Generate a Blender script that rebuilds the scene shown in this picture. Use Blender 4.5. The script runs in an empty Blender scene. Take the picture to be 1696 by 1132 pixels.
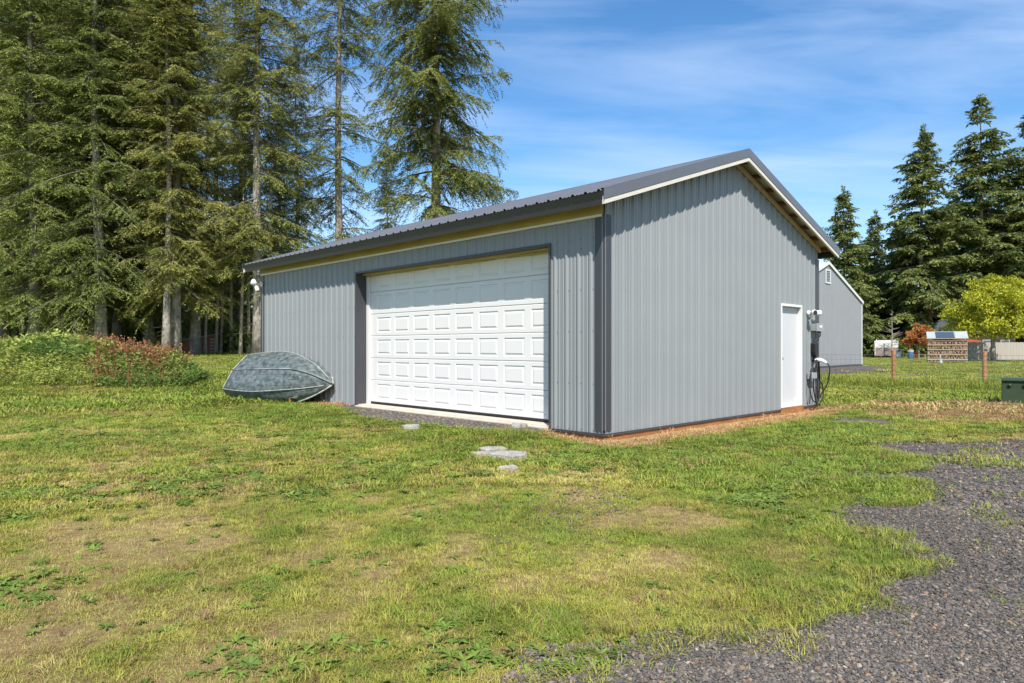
import bpy, bmesh, math, random
import numpy as np
from mathutils import Vector, Matrix

SC = bpy.context.scene
COL = SC.collection
R = math.radians

# ------------------------------------------------------------------ camera, sky, sun, exposure
cam_d = bpy.data.cameras.new('camera')
cam = bpy.data.objects.new('camera', cam_d)
COL.objects.link(cam)
cam.location = (0, 0, 1.32)
cam.rotation_euler = (R(90), 0, 0)
cam_d.sensor_width = 36
cam_d.lens = 36 * 1135 / 1696
cam_d.shift_y = 9.7 / 1696
cam_d.clip_start = 0.05
cam_d.clip_end = 3000
SC.camera = cam

LIGHT = Vector((-0.039, 0.379, -0.449)).normalized()     # direction the sunlight travels
sun_el = math.asin(-LIGHT.z)
world = bpy.data.worlds.new('World')
SC.world = world
world.use_nodes = True


def build_world():
    nt = world.node_tree
    nt.nodes.clear()
    N, Lk = nt.nodes.new, nt.links.new
    out = N('ShaderNodeOutputWorld')
    bg = N('ShaderNodeBackground')
    bg.inputs['Strength'].default_value = 0.13
    sky = N('ShaderNodeTexSky')
    sky.sky_type = 'NISHITA'
    sky.sun_disc = False
    sky.sun_elevation = sun_el
    sky.sun_rotation = R(174)
    sky.altitude = 100
    sky.air_density = 1.0
    sky.dust_density = 0.15
    sky.ozone_density = 2.2
    hsv = N('ShaderNodeHueSaturation')
    hsv.inputs['Saturation'].default_value = 1.26
    hsv.inputs['Value'].default_value = 1.0
    Lk(sky.outputs[0], hsv.inputs['Color'])
    # thin cirrus, laid on a plane high above
    tc = N('ShaderNodeTexCoord')
    sep = N('ShaderNodeSeparateXYZ')
    Lk(tc.outputs['Generated'], sep.inputs[0])
    den = N('ShaderNodeMath'); den.operation = 'MAXIMUM'; den.inputs[1].default_value = 0.02
    ad = N('ShaderNodeMath'); ad.operation = 'ADD'; ad.inputs[1].default_value = 0.12
    Lk(sep.outputs['Z'], ad.inputs[0]); Lk(ad.outputs[0], den.inputs[0])
    dx = N('ShaderNodeMath'); dx.operation = 'DIVIDE'
    dy = N('ShaderNodeMath'); dy.operation = 'DIVIDE'
    Lk(sep.outputs['X'], dx.inputs[0]); Lk(den.outputs[0], dx.inputs[1])
    Lk(sep.outputs['Y'], dy.inputs[0]); Lk(den.outputs[0], dy.inputs[1])
    cmb = N('ShaderNodeCombineXYZ')
    Lk(dx.outputs[0], cmb.inputs[0]); Lk(dy.outputs[0], cmb.inputs[1])
    mp = N('ShaderNodeMapping')
    mp.inputs['Rotation'].default_value = (0, 0, R(14))
    mp.inputs['Scale'].default_value = (0.42, 1.7, 1)
    mp.inputs['Location'].default_value = (1.3, 0.35, 0)
    Lk(cmb.outputs[0], mp.inputs[0])
    n1 = N('ShaderNodeTexNoise'); n1.inputs['Scale'].default_value = 1.25
    n1.inputs['Detail'].default_value = 7; n1.inputs['Roughness'].default_value = 0.55
    n1.inputs['Distortion'].default_value = 0.6
    Lk(mp.outputs[0], n1.inputs['Vector'])
    rmp = N('ShaderNodeMapRange')
    rmp.inputs['From Min'].default_value = 0.40; rmp.inputs['From Max'].default_value = 0.80
    rmp.inputs['To Max'].default_value = 0.7
    Lk(n1.outputs['Fac'], rmp.inputs['Value'])
    mix = N('ShaderNodeMix'); mix.data_type = 'RGBA'
    Lk(rmp.outputs[0], mix.inputs['Factor'])
    Lk(hsv.outputs[0], mix.inputs[6])
    mix.inputs[7].default_value = (3.9, 4.8, 6.3, 1)
    Lk(mix.outputs[2], bg.inputs['Color'])
    Lk(bg.outputs[0], out.inputs[0])


build_world()
sun_d = bpy.data.lights.new('sun', 'SUN')
sun_d.energy = 5.0
sun_d.angle = R(0.53)
sun_d.color = (1.0, 0.955, 0.88)
sun = bpy.data.objects.new('sun', sun_d)
COL.objects.link(sun)
sun.location = (2, -20, 25)
sun.rotation_euler = LIGHT.to_track_quat('-Z', 'Y').to_euler()

SC.render.engine = 'CYCLES'
SC.cycles.use_denoising = True
SC.cycles.denoiser = 'OPENIMAGEDENOISE'
SC.cycles.use_adaptive_sampling = True
SC.cycles.adaptive_threshold = 0.006
SC.cycles.adaptive_min_samples = 48
SC.cycles.max_bounces = 4
SC.cycles.diffuse_bounces = 2
SC.cycles.transparent_max_bounces = 8
vs = SC.view_settings
vs.view_transform = 'Standard'
vs.look = 'None'
vs.exposure = 0.6
vs.gamma = 1.0
vs.use_curve_mapping = False

# ------------------------------------------------------------------ helpers


def link(o, parent=None):
    COL.objects.link(o)
    if parent is not None:
        o.parent = parent
    return o


def tag(o, label, cat, group=None, kind=None):
    o['label'] = label
    o['category'] = cat
    if group:
        o['group'] = group
    if kind:
        o['kind'] = kind
    return o


def structure(o):
    o['kind'] = 'structure'
    return o


def empty(name, loc=(0, 0, 0), rz=0.0):
    o = bpy.data.objects.new(name, None)
    o.empty_display_size = 0.3
    o.location = loc
    o.rotation_euler = (0, 0, rz)
    COL.objects.link(o)
    return o


class MB:
    def __init__(s):
        s.v = []
        s.f = []

    def add(s, vs_, fs):
        n = len(s.v)
        s.v += [tuple(p) for p in vs_]
        s.f += [tuple(i + n for i in f) for f in fs]
        return s

    def box(s, x0, y0, z0, x1, y1, z1):
        v = [(x0, y0, z0), (x1, y0, z0), (x1, y1, z0), (x0, y1, z0), (x0, y0, z1), (x1, y0, z1), (x1, y1, z1), (x0, y1, z1)]
        return s.add(v, [(0, 3, 2, 1), (4, 5, 6, 7), (0, 1, 5, 4), (1, 2, 6, 5), (2, 3, 7, 6), (3, 0, 4, 7)])

    def prism(s, poly, off):
        """poly: list of 3-D points (planar), extruded by vector off."""
        n = len(poly)
        off = Vector(off)
        a = [Vector(p) for p in poly]
        b = [p + off for p in a]
        fs = [tuple(range(n - 1, -1, -1)), tuple(range(n, 2 * n))]
        for i in range(n):
            j = (i + 1) % n
            fs.append((i, j, n + j, n + i))
        return s.add(a + b, fs)

    def tube(s, path, rad, seg=8, cap=True):
        path = [Vector(p) for p in path]
        n = len(path)
        if not hasattr(rad, '__len__'):
            rad = [rad] * n
        ref = Vector((0.13, 0.31, 0.94)).normalized()
        vs_, fs = [], []
        for i, p in enumerate(path):
            t = (path[min(i + 1, n - 1)] - path[max(i - 1, 0)])
            t = t.normalized() if t.length > 1e-9 else Vector((0, 0, 1))
            a = t.cross(ref)
            if a.length < 1e-3:
                a = t.cross(Vector((1, 0, 0)))
            a.normalize()
            b = t.cross(a)
            for k in range(seg):
                an = 2 * math.pi * k / seg
                vs_.append(p + (a * math.cos(an) + b * math.sin(an)) * rad[i])
        for i in range(n - 1):
            for k in range(seg):
                k2 = (k + 1) % seg
                fs.append((i * seg + k, i * seg + k2, (i + 1) * seg + k2, (i + 1) * seg + k))
        if cap:
            fs.append(tuple(range(seg - 1, -1, -1)))
            fs.append(tuple((n - 1) * seg + k for k in range(seg)))
        return s.add(vs_, fs)

    def mesh(s, name):
        me = bpy.data.meshes.new(name)
        me.from_pydata(s.v, [], s.f)
        me.update()
        return me

    def build(s, name, mat=None, parent=None, smooth=False, bevel=0.0):
        me = s.mesh(name)
        if mat is not None:
            me.materials.append(mat)
        if smooth:
            me.polygons.foreach_set('use_smooth', [True] * len(me.polygons))
        o = bpy.data.objects.new(name, me)
        link(o, parent)
        if bevel:
            b = o.modifiers.new('bevel', 'BEVEL')
            b.width = bevel
            b.segments = 2
            b.limit_method = 'ANGLE'
        return o


def np_mesh(name, V, F, mat=None):
    """V (n,3) floats, F (m,k) ints with constant k."""
    V = np.asarray(V, np.float32)
    F = np.asarray(F, np.int32)
    me = bpy.data.meshes.new(name)
    m, k = F.shape
    me.vertices.add(len(V))
    me.vertices.foreach_set('co', V.ravel())
    me.loops.add(m * k)
    me.loops.foreach_set('vertex_index', F.ravel())
    me.polygons.add(m)
    me.polygons.foreach_set('loop_start', np.arange(0, m * k, k, dtype=np.int32))
    me.update(calc_edges=True)
    me.validate()
    if mat is not None:
        me.materials.append(mat)
    return me


# value noise -------------------------------------------------------
_TAB = np.random.RandomState(11).rand(256, 256)


def vnoise(x, y, seed=0):
    x = np.asarray(x, float) + seed * 17.31
    y = np.asarray(y, float) + seed * 9.77
    xi = np.floor(x).astype(int)
    yi = np.floor(y).astype(int)
    fx = x - xi
    fy = y - yi
    fx = fx * fx * (3 - 2 * fx)
    fy = fy * fy * (3 - 2 * fy)
    g = lambda i, j: _TAB[(i + seed * 31) % 256, (j + seed * 57) % 256]
    return (g(xi, yi) * (1 - fx) + g(xi + 1, yi) * fx) * (1 - fy) + (g(xi, yi + 1) * (1 - fx) + g(xi + 1, yi + 1) * fx) * fy


def fbm(x, y, seed=0, octv=4, gain=0.5):
    a, s, t = 1.0, 0.0, 0.0
    for k in range(octv):
        s = s + a * vnoise(np.asarray(x) * 2 ** k, np.asarray(y) * 2 ** k, seed + k * 3)
        t += a
        a *= gain
    return s / t


def sst(a, b, x):
    t = np.clip((np.asarray(x, float) - a) / (b - a), 0, 1)
    return t * t * (3 - 2 * t)


# materials ---------------------------------------------------------


def material(name, col, rough=0.6, spec=0.5, metal=0.0, var=0.0, vscale=8.0, col2=None, bump=0.0, bscale=60.0,
             stretch=None, rnd=0.0, detail=5, rvar=0.0, trans=0.0):
    m = bpy.data.materials.new(name)
    m.use_nodes = True
    nt = m.node_tree
    N, Lk = nt.nodes.new, nt.links.new
    p = nt.nodes['Principled BSDF']
    p.inputs['Base Color'].default_value = (*col, 1)
    p.inputs['Roughness'].default_value = rough
    p.inputs['Specular IOR Level'].default_value = spec
    p.inputs['Metallic'].default_value = metal
    tc = N('ShaderNodeTexCoord')
    vec = tc.outputs['Object']
    if stretch:
        mp = N('ShaderNodeMapping')
        mp.inputs['Scale'].default_value = stretch
        Lk(vec, mp.inputs[0])
        vec = mp.outputs[0]
    last = None
    if var > 0 or col2:
        n = N('ShaderNodeTexNoise')
        n.inputs['Scale'].default_value = vscale
        n.inputs['Detail'].default_value = detail
        n.inputs['Roughness'].default_value = 0.6
        Lk(vec, n.inputs['Vector'])
        rp = N('ShaderNodeMapRange')
        rp.inputs['From Min'].default_value = 0.32
        rp.inputs['From Max'].default_value = 0.68
        Lk(n.outputs['Fac'], rp.inputs['Value'])
        mx = N('ShaderNodeMix')
        mx.data_type = 'RGBA'
        a = tuple(c * (1 - var) for c in col)
        b = col2 if col2 else tuple(min(1, c * (1 + var)) for c in col)
        mx.inputs[6].default_value = (*(a if not col2 else col), 1)
        mx.inputs[7].default_value = (*b, 1)
        Lk(rp.outputs[0], mx.inputs['Factor'])
        last = mx.outputs[2]
        if rvar:
            rr = N('ShaderNodeMapRange')
            rr.inputs['To Min'].default_value = rough - rvar
            rr.inputs['To Max'].default_value = rough + rvar
            Lk(n.outputs['Fac'], rr.inputs['Value'])
            Lk(rr.outputs[0], p.inputs['Roughness'])
    if rnd > 0:
        oi = N('ShaderNodeObjectInfo')
        hs = N('ShaderNodeHueSaturation')
        mr = N('ShaderNodeMapRange')
        mr.inputs['To Min'].default_value = 1 - rnd
        mr.inputs['To Max'].default_value = 1 + rnd
        Lk(oi.outputs['Random'], mr.inputs['Value'])
        Lk(mr.outputs[0], hs.inputs['Value'])
        if last is not None:
            Lk(last, hs.inputs['Color'])
        else:
            hs.inputs['Color'].default_value = (*col, 1)
        last = hs.outputs[0]
    if last is not None:
        Lk(last, p.inputs['Base Color'])
    if bump > 0:
        n2 = N('ShaderNodeTexNoise')
        n2.inputs['Scale'].default_value = bscale
        n2.inputs['Detail'].default_value = 4
        Lk(vec, n2.inputs['Vector'])
        bp = N('ShaderNodeBump')
        bp.inputs['Strength'].default_value = bump
        bp.inputs['Distance'].default_value = 0.02
        Lk(n2.outputs['Fac'], bp.inputs['Height'])
        Lk(bp.outputs[0], p.inputs['Normal'])
    if trans > 0:
        out = nt.nodes['Material Output']
        tr = N('ShaderNodeBsdfTranslucent')
        mxs = N('ShaderNodeMixShader')
        mxs.inputs[0].default_value = trans
        if last is not None:
            Lk(last, tr.inputs['Color'])
        else:
            tr.inputs['Color'].default_value = (*col, 1)
        Lk(p.outputs[0], mxs.inputs[1])
        Lk(tr.outputs[0], mxs.inputs[2])
        Lk(mxs.outputs[0], out.inputs[0])
    return m


def tint_material(name, rough=0.7, trans=0.25, jitter=0.22):
    """leaf material that takes its colour from the 'tint' value carried by each scattered plant"""
    m = bpy.data.materials.new(name)
    m.use_nodes = True
    nt = m.node_tree
    N, Lk = nt.nodes.new, nt.links.new
    p = nt.nodes['Principled BSDF']
    at = N('ShaderNodeAttribute')
    at.attribute_type = 'INSTANCER'
    at.attribute_name = 'tint'
    geo = N('ShaderNodeNewGeometry')
    hs = N('ShaderNodeHueSaturation')
    mr = N('ShaderNodeMapRange')
    mr.inputs['To Min'].default_value = 1 - jitter
    mr.inputs['To Max'].default_value = 1 + jitter
    Lk(geo.outputs['Random Per Island'], mr.inputs['Value'])
    Lk(mr.outputs[0], hs.inputs['Value'])
    Lk(at.outputs['Color'], hs.inputs['Color'])
    Lk(hs.outputs[0], p.inputs['Base Color'])
    p.inputs['Roughness'].default_value = rough
    p.inputs['Specular IOR Level'].default_value = 0.3
    tr = N('ShaderNodeBsdfTranslucent')
    Lk(hs.outputs[0], tr.inputs['Color'])
    mx = N('ShaderNodeMixShader')
    mx.inputs[0].default_value = trans
    Lk(p.outputs[0], mx.inputs[1])
    Lk(tr.outputs[0], mx.inputs[2])
    Lk(mx.outputs[0], nt.nodes['Material Output'].inputs[0])
    return m


def proto_collection(name, meshes):
    c = bpy.data.collections.new(name)
    for i, me in enumerate(meshes):
        o = bpy.data.objects.new('%s_%02d' % (name, i), me)
        c.objects.link(o)
    return c


def scatter(name, pts, rot, scl, idx, tint, coll):
    """one object holding many instanced pieces (geometry nodes)"""
    n = len(pts)
    me = bpy.data.meshes.new(name)
    me.vertices.add(n)
    me.vertices.foreach_set('co', np.asarray(pts, np.float32).ravel())
    a = me.attributes.new('rot', 'FLOAT_VECTOR', 'POINT'); a.data.foreach_set('vector', np.asarray(rot, np.float32).ravel())
    a = me.attributes.new('scl', 'FLOAT_VECTOR', 'POINT')
    s = np.asarray(scl, np.float32)
    if s.ndim == 1:
        s = np.stack([s, s, s], 1)
    a.data.foreach_set('vector', s.ravel())
    a = me.attributes.new('idx', 'INT', 'POINT'); a.data.foreach_set('value', np.asarray(idx, np.int32))
    if tint is not None:
        t4 = np.ones((n, 4), np.float32); t4[:, :3] = tint
        a = me.attributes.new('tint', 'FLOAT_COLOR', 'POINT'); a.data.foreach_set('color', t4.ravel())
    o = bpy.data.objects.new(name, me)
    link(o)
    ng = bpy.data.node_groups.new(name + '_nodes', 'GeometryNodeTree')
    ng.interface.new_socket('Geometry', in_out='INPUT', socket_type='NodeSocketGeometry')
    ng.interface.new_socket('Geometry', in_out='OUTPUT', socket_type='NodeSocketGeometry')
    N, Lk = ng.nodes.new, ng.links.new
    gi = N('NodeGroupInput'); go = N('NodeGroupOutput')
    iop = N('GeometryNodeInstanceOnPoints')
    ci = N('GeometryNodeCollectionInfo')
    ci.inputs['Collection'].default_value = coll
    ci.inputs['Separate Children'].default_value = True
    ci.inputs['Reset Children'].default_value = True

    def na(nm, ty):
        q = N('GeometryNodeInputNamedAttribute'); q.data_type = ty; q.inputs['Name'].default_value = nm
        return q.outputs['Attribute']
    e2r = N('FunctionNodeEulerToRotation')
    Lk(na('rot', 'FLOAT_VECTOR'), e2r.inputs[0])
    Lk(gi.outputs[0], iop.inputs['Points'])
    Lk(ci.outputs[0], iop.inputs['Instance'])
    iop.inputs['Pick Instance'].default_value = True
    Lk(na('idx', 'INT'), iop.inputs['Instance Index'])
    Lk(e2r.outputs[0], iop.inputs['Rotation'])
    Lk(na('scl', 'FLOAT_VECTOR'), iop.inputs['Scale'])
    Lk(iop.outputs[0], go.inputs[0])
    md = o.modifiers.new('scatter', 'NODES')
    md.node_group = ng
    return o


# ------------------------------------------------------------------ layout constants
C0 = Vector((1.283, 9.58, 0.0))            # near corner of the garage
UR = Vector((0.7197, 0.694, 0.0))          # along the gable wall
UL = Vector((-0.694, 0.7197, 0.0))         # along the garage-door wall
ANG = math.atan2(UR.y, UR.x)
GW, GL = 7.28, 11.07
ZB = 0.10                                  # underside of the siding


def garage_local(x, y):
    """world xy arrays -> garage-local coordinates"""
    dx = np.asarray(x) - C0.x
    dy = np.asarray(y) - C0.y
    return dx * UR.x + dy * UR.y, dx * UL.x + dy * UL.y


MOUND = (-14.3, 21.4)


def hz(x, y):
    x = np.asarray(x, float)
    y = np.asarray(y, float)
    rise = 0.80 * sst(19, 44, y) * sst(-1.0, -9.0, x - 0.10 * (y - 20))
    und = 0.035 * (fbm(x * 0.35, y * 0.35, 3, 3) - 0.5) * sst(2, 6, np.hypot(x, y))
    ex = (x - MOUND[0]) / 4.3
    ey = (y - MOUND[1]) / 2.6
    r2 = ex ** 2 + ey ** 2
    bump = 0.76 * np.exp(-(r2 ** 1.5)) * (0.75 + 0.5 * fbm(x * 0.6, y * 0.6, 8, 3))
    lx, ly = garage_local(x, y)
    near = 1 - sst(0.3, 1.5, np.maximum.reduce([-lx, lx - GW, -ly, ly - GL]))
    apron = 0.088 * sst(-2.4, -1.0, lx) * sst(0.45, 1.3, ly) * sst(12.5, 9.5, ly) * (lx < 3)
    return (rise + bump) + und * (1 - near) + apron


# ------------------------------------------------------------------ ground masks
GRAVEL = [(16, 10.4), (9.5, 9.9), (7.21, 9.65), (5.9, 9.4), (4.84, 9.29), (4.70, 8.8), (4.81, 8.4), (4.9, 8.04), (4.6, 7.63),
          (4.11, 7.16), (3.5, 7.12), (3.5, 6.83), (3.95, 6.68), (3.46, 5.89), (3.03, 5.71), (2.63, 5.46), (2.37, 5.01), (2.49, 4.77),
          (2.53, 4.55), (2.6, 4.23), (2.24, 3.9), (1.96, 3.66), (1.8, 3.45), (1.6, 3.3), (1.37, 3.16), (1.23, 3.08), (0.98, 3.08),
          (0.76, 3.04), (0.62, 2.91), (0.28, 2.86), (0.05, 2.6), (-0.6, 2.0), (-1.5, 0.5), (-2, -3), (16, -3)]
DOORSTRIP = [(C0.x + UR.x * a + UL.x * b, C0.y + UR.y * a + UL.y * b) for a, b in
             ((0.1, 0.95), (-0.45, 1.05), (-0.95, 2.0), (-1.10, 3.6), (-0.95, 5.0), (-0.60, 6.1), (-0.2, 7.0), (0.1, 7.0))]
PATCH2 = [(6.04, 12.88), (6.92, 12.3), (6.5, 11.6), (5.54, 12.0)]
BARNGRAVEL = [(12.5, 37.0), (24.4, 48.2), (25.6, 46.5), (23.2, 42.4), (19.7, 36.3), (14.8, 33.0), (12.0, 34.5)]
DIRT = [(0.65, 5.56), (1.14, 5.56), (1.71, 5.09), (1.48, 4.77), (1.08, 4.84), (0.51, 5.18)]
BROWN = [(8.46, 16.6), (14.5, 16.0), (13.5, 12.6), (9.01, 12.05), (7.33, 11.9), (7.07, 13.11)]


def inpoly(x, y, poly):
    x = np.asarray(x, float)
    y = np.asarray(y, float)
    c = np.zeros(x.shape, bool)
    n = len(poly)
    j = n - 1
    for i in range(n):
        xi, yi = poly[i]
        xj, yj = poly[j]
        t = ((yi > y) != (yj > y)) & (x < (xj - xi) * (y - yi) / (yj - yi + 1e-12) + xi)
        c ^= t
        j = i
    return c


def softpoly(x, y, poly, amp, freq, seed):
    """share of jittered tests that fall inside: a soft, ragged edge"""
    s = np.zeros(np.shape(x))
    for k in range(4):
        ox = (fbm(x * freq, y * freq, seed + k * 2, 3) - 0.5) * amp
        oy = (fbm(x * freq, y * freq, seed + 40 + k * 2, 3) - 0.5) * amp
        s = s + inpoly(x + ox, y + oy, poly)
    return s / 4


def gravel_mask(x, y):
    return np.maximum.reduce([softpoly(x, y, GRAVEL, 0.65, 1.6, 1), softpoly(x, y, DOORSTRIP, 0.25, 1.5, 5),
                              softpoly(x, y, PATCH2, 0.5, 1.5, 6), softpoly(x, y, BARNGRAVEL, 1.0, 0.5, 7)])


def dry_field(x, y):
    """0 lush .. 1 bare and dry"""
    r = np.hypot(x, y)
    a = fbm(x * 0.55, y * 0.55, 21, 4)
    b = fbm(x * 2.3, y * 2.3, 25, 4, 0.6)
    d = 0.32 * a + 0.68 * b
    d = (d - 0.5) * 2.45 + 0.40
    lx, ly = garage_local(x, y)
    # greener: the band in front of the walls, the right-hand side, the far lawn to the left
    d = d - 0.30 * sst(-2.8, -1.0, lx) * sst(-0.2, -0.5, lx) * sst(-3, -1, ly)
    d = d - 0.34 * sst(0.9, 2.2, x) * sst(10, 7, y) * sst(1.8, 2.6, y)
    d = d - 0.42 * sst(-3.6, -1.2, ly) * sst(-0.6, -1.0, ly) * sst(-0.5, 1, lx)
    d = d - 0.30 * sst(10, 15, y) * sst(0.5, -2.5, x)
    d = d - 0.22 * sst(14, 20, y) * sst(5, 9, x)
    d = d + 0.03 * sst(1.5, -2.5, x) * sst(9.5, 6.5, y)
    d = d + 0.40 * softpoly(x, y, DIRT, 0.7, 2.2, 9)
    return np.clip(d, 0, 1)


def straw_field(x, y):
    lx, ly = garage_local(x, y)
    n = fbm(x * 1.7, y * 1.7, 33, 3)
    s1 = sst(-0.95 - 0.7 * (n - 0.5), -0.35, ly) * (ly < 0.1) * sst(-0.7, -0.2, lx) * sst(8.6, 7.8, lx)
    s2 = sst(-0.5 - 0.5 * (n - 0.5), -0.1, lx) * (lx < 0.1) * (sst(1.3, 0.7, ly) + sst(6.5, 6.8, ly) * sst(8.6, 8.0, ly)) * sst(-0.6, -0.2, ly)
    s3 = softpoly(x, y, BROWN, 1.6, 0.7, 13) * sst(0.25, 0.55, n)
    return np.clip(np.maximum.reduce([s1, s2, s3 * 0.9]), 0, 1)


# ------------------------------------------------------------------ ground sheet


def axis(lo, hi, f0, f1, step, grow):
    a = list(np.arange(f0, f1 + 1e-6, step))
    s, v = step, f1
    while v < hi:
        s *= grow
        v += s
        a.append(v)
    s, v = step, f0
    pre = []
    while v > lo:
        s *= grow
        v -= s
        pre.append(v)
    return np.array(pre[::-1] + a)


def ground_material():
    m = bpy.data.materials.new('lawn_soil')
    m.use_nodes = True
    nt = m.node_tree
    N, Lk = nt.nodes.new, nt.links.new
    p = nt.nodes['Principled BSDF']
    p.inputs['Roughness'].default_value = 0.95
    p.inputs['Specular IOR Level'].default_value = 0.15
    at = N('ShaderNodeVertexColor'); at.layer_name = 'cover'
    sep = N('ShaderNodeSeparateColor')
    Lk(at.outputs['Color'], sep.inputs[0])
    tc = N('ShaderNodeTexCoord')

    def noise(scale, det=4, rough=0.6):
        n = N('ShaderNodeTexNoise')
        n.inputs['Scale'].default_value = scale
        n.inputs['Detail'].default_value = det
        n.inputs['Roughness'].default_value = rough
        Lk(tc.outputs['Object'], n.inputs['Vector'])
        return n.outputs['Fac']

    def rng(src, a, b, c=0.0, d=1.0):
        q = N('ShaderNodeMapRange')
        for k, v in zip(('From Min', 'From Max', 'To Min', 'To Max'), (a, b, c, d)):
            q.inputs[k].default_value = v
        Lk(src, q.inputs['Value'])
        return q.outputs[0]

    def mixc(f, a, b):
        q = N('ShaderNodeMix'); q.data_type = 'RGBA'
        Lk(f, q.inputs['Factor'])
        for s_, val in ((6, a), (7, b)):
            if isinstance(val, tuple):
                q.inputs[s_].default_value = (*val, 1)
            else:
                Lk(val, q.inputs[s_])
        return q.outputs[2]
    fine = noise(45, 6, 0.75)
    mid = noise(9, 5)
    green = mixc(rng(fine, 0.3, 0.7), (0.11, 0.135, 0.026), (0.28, 0.28, 0.065))
    dry = mixc(rng(fine, 0.3, 0.7), (0.23, 0.165, 0.06), (0.45, 0.36, 0.15))
    dry2 = mixc(rng(mid, 0.4, 0.65), dry, (0.27, 0.17, 0.080))
    ad = N('ShaderNodeMath'); ad.operation = 'ADD'
    Lk(sep.outputs[0], ad.inputs[0]); Lk(rng(mid, 0.2, 0.8, -0.3, 0.3), ad.inputs[1])
    c1 = mixc(rng(ad.outputs[0], 0.25, 0.85), green, dry2)
    straw = mixc(rng(fine, 0.3, 0.7), (0.26, 0.15, 0.07), (0.50, 0.34, 0.17))
    c2 = mixc(sep.outputs[1], c1, straw)
    grav = mixc(rng(noise(70, 3, 0.8), 0.35, 0.65), (0.075, 0.07, 0.068), (0.27, 0.245, 0.23))
    c3 = mixc(sep.outputs[2], c2, grav)
    Lk(c3, p.inputs['Base Color'])
    bp = N('ShaderNodeBump'); bp.inputs['Strength'].default_value = 0.9; bp.inputs['Distance'].default_value = 0.03
    Lk(fine, bp.inputs['Height'])
    Lk(bp.outputs[0], p.inputs['Normal'])
    return m


def build_ground():
    xs = axis(-600, 600, -9.0, 10.0, 0.11, 1.10)
    ys = axis(-60, 900, 1.5, 20.0, 0.11, 1.07)
    X, Y = np.meshgrid(xs, ys)
    Z = hz(X, Y)
    V = np.stack([X.ravel(), Y.ravel(), Z.ravel()], 1)
    nx, ny = len(xs), len(ys)
    i = np.arange((nx - 1) * (ny - 1))
    r, c = i // (nx - 1), i % (nx - 1)
    a = r * nx + c
    F = np.stack([a, a + 1, a + nx + 1, a + nx], 1)
    me = np_mesh('ground', V, F, ground_material())
    col = np.ones((len(V), 4), np.float32)
    x, y = V[:, 0], V[:, 1]
    col[:, 0] = dry_field(x, y)
    col[:, 1] = straw_field(x, y)
    col[:, 2] = np.clip(gravel_mask(x, y) * 0.85, 0, 1)
    at = me.color_attributes.new('cover', 'FLOAT_COLOR', 'POINT')
    at.data.foreach_set('color', col.ravel())
    me.polygons.foreach_set('use_smooth', np.ones(len(me.polygons), bool))
    structure(link(bpy.data.objects.new('ground', me)))


build_ground()


def gravel_material():
    m = bpy.data.materials.new('crushed_gravel')
    m.use_nodes = True
    nt = m.node_tree
    N, Lk = nt.nodes.new, nt.links.new
    p = nt.nodes['Principled BSDF']
    p.inputs['Roughness'].default_value = 0.85
    p.inputs['Specular IOR Level'].default_value = 0.25
    tc = N('ShaderNodeTexCoord')
    vo = N('ShaderNodeTexVoronoi'); vo.inputs['Scale'].default_value = 62
    Lk(tc.outputs['Object'], vo.inputs['Vector'])
    sp = N('ShaderNodeSeparateColor'); Lk(vo.outputs['Color'], sp.inputs[0])
    cr = N('ShaderNodeValToRGB')
    e = cr.color_ramp.elements
    e[0].position = 0.0; e[0].color = (0.065, 0.059, 0.056, 1)
    e[1].position = 1.0; e[1].color = (0.30, 0.25, 0.20, 1)
    for pos, c_ in ((0.45, (0.125, 0.112, 0.104, 1)), (0.8, (0.20, 0.165, 0.135, 1)), (0.9, (0.24, 0.165, 0.11, 1))):
        q = e.new(pos); q.color = c_
    Lk(sp.outputs[0], cr.inputs[0])
    n = N('ShaderNodeTexNoise'); n.inputs['Scale'].default_value = 1.6; n.inputs['Detail'].default_value = 5
    Lk(tc.outputs['Object'], n.inputs['Vector'])
    mr = N('ShaderNodeMapRange'); mr.inputs['From Min'].default_value = 0.3; mr.inputs['From Max'].default_value = 0.7
    mr.inputs['To Min'].default_value = 0.6; mr.inputs['To Max'].default_value = 0.95
    Lk(n.outputs['Fac'], mr.inputs['Value'])
    hs = N('ShaderNodeHueSaturation'); Lk(mr.outputs[0], hs.inputs['Value']); Lk(cr.outputs[0], hs.inputs['Color'])
    Lk(hs.outputs[0], p.inputs['Base Color'])
    bp = N('ShaderNodeBump'); bp.inputs['Strength'].default_value = 1.0; bp.inputs['Distance'].default_value = 0.015
    bp.invert = True
    Lk(vo.outputs['Distance'], bp.inputs['Height'])
    Lk(bp.outputs[0], p.inputs['Normal'])
    return m


GRAVEL_MAT = gravel_material()


def gravel_sheet(name, poly, amp, freq, seed, step, lift=0.006):
    px = [p[0] for p in poly]
    py = [p[1] for p in poly]
    xs = np.arange(min(px) - 0.5, max(px) + 0.5, step)
    ys = np.arange(max(min(py), -1.0) - 0.5, max(py) + 0.5, step)
    X, Y = np.meshgrid(xs, ys)
    M = softpoly(X, Y, poly, amp, freq, seed)
    nx = len(xs)
    V = np.stack([X.ravel(), Y.ravel(), (hz(X, Y) + lift).ravel()], 1)
    cell = (M[:-1, :-1] + M[1:, :-1] + M[:-1, 1:] + M[1:, 1:]) / 4 > 0.5
    r, c = np.nonzero(cell)
    a = r * nx + c
    F = np.stack([a, a + 1, a + nx + 1, a + nx], 1)
    used = np.unique(F)
    remap = np.zeros(len(V), int)
    remap[used] = np.arange(len(used))
    V = V[used]
    rs = np.random.RandomState(seed)
    V[:, :2] += (rs.rand(len(V), 2) - 0.5) * step * 0.6
    me = np_mesh(name, V, remap[F], GRAVEL_MAT)
    return structure(link(bpy.data.objects.new(name, me)))


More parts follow.
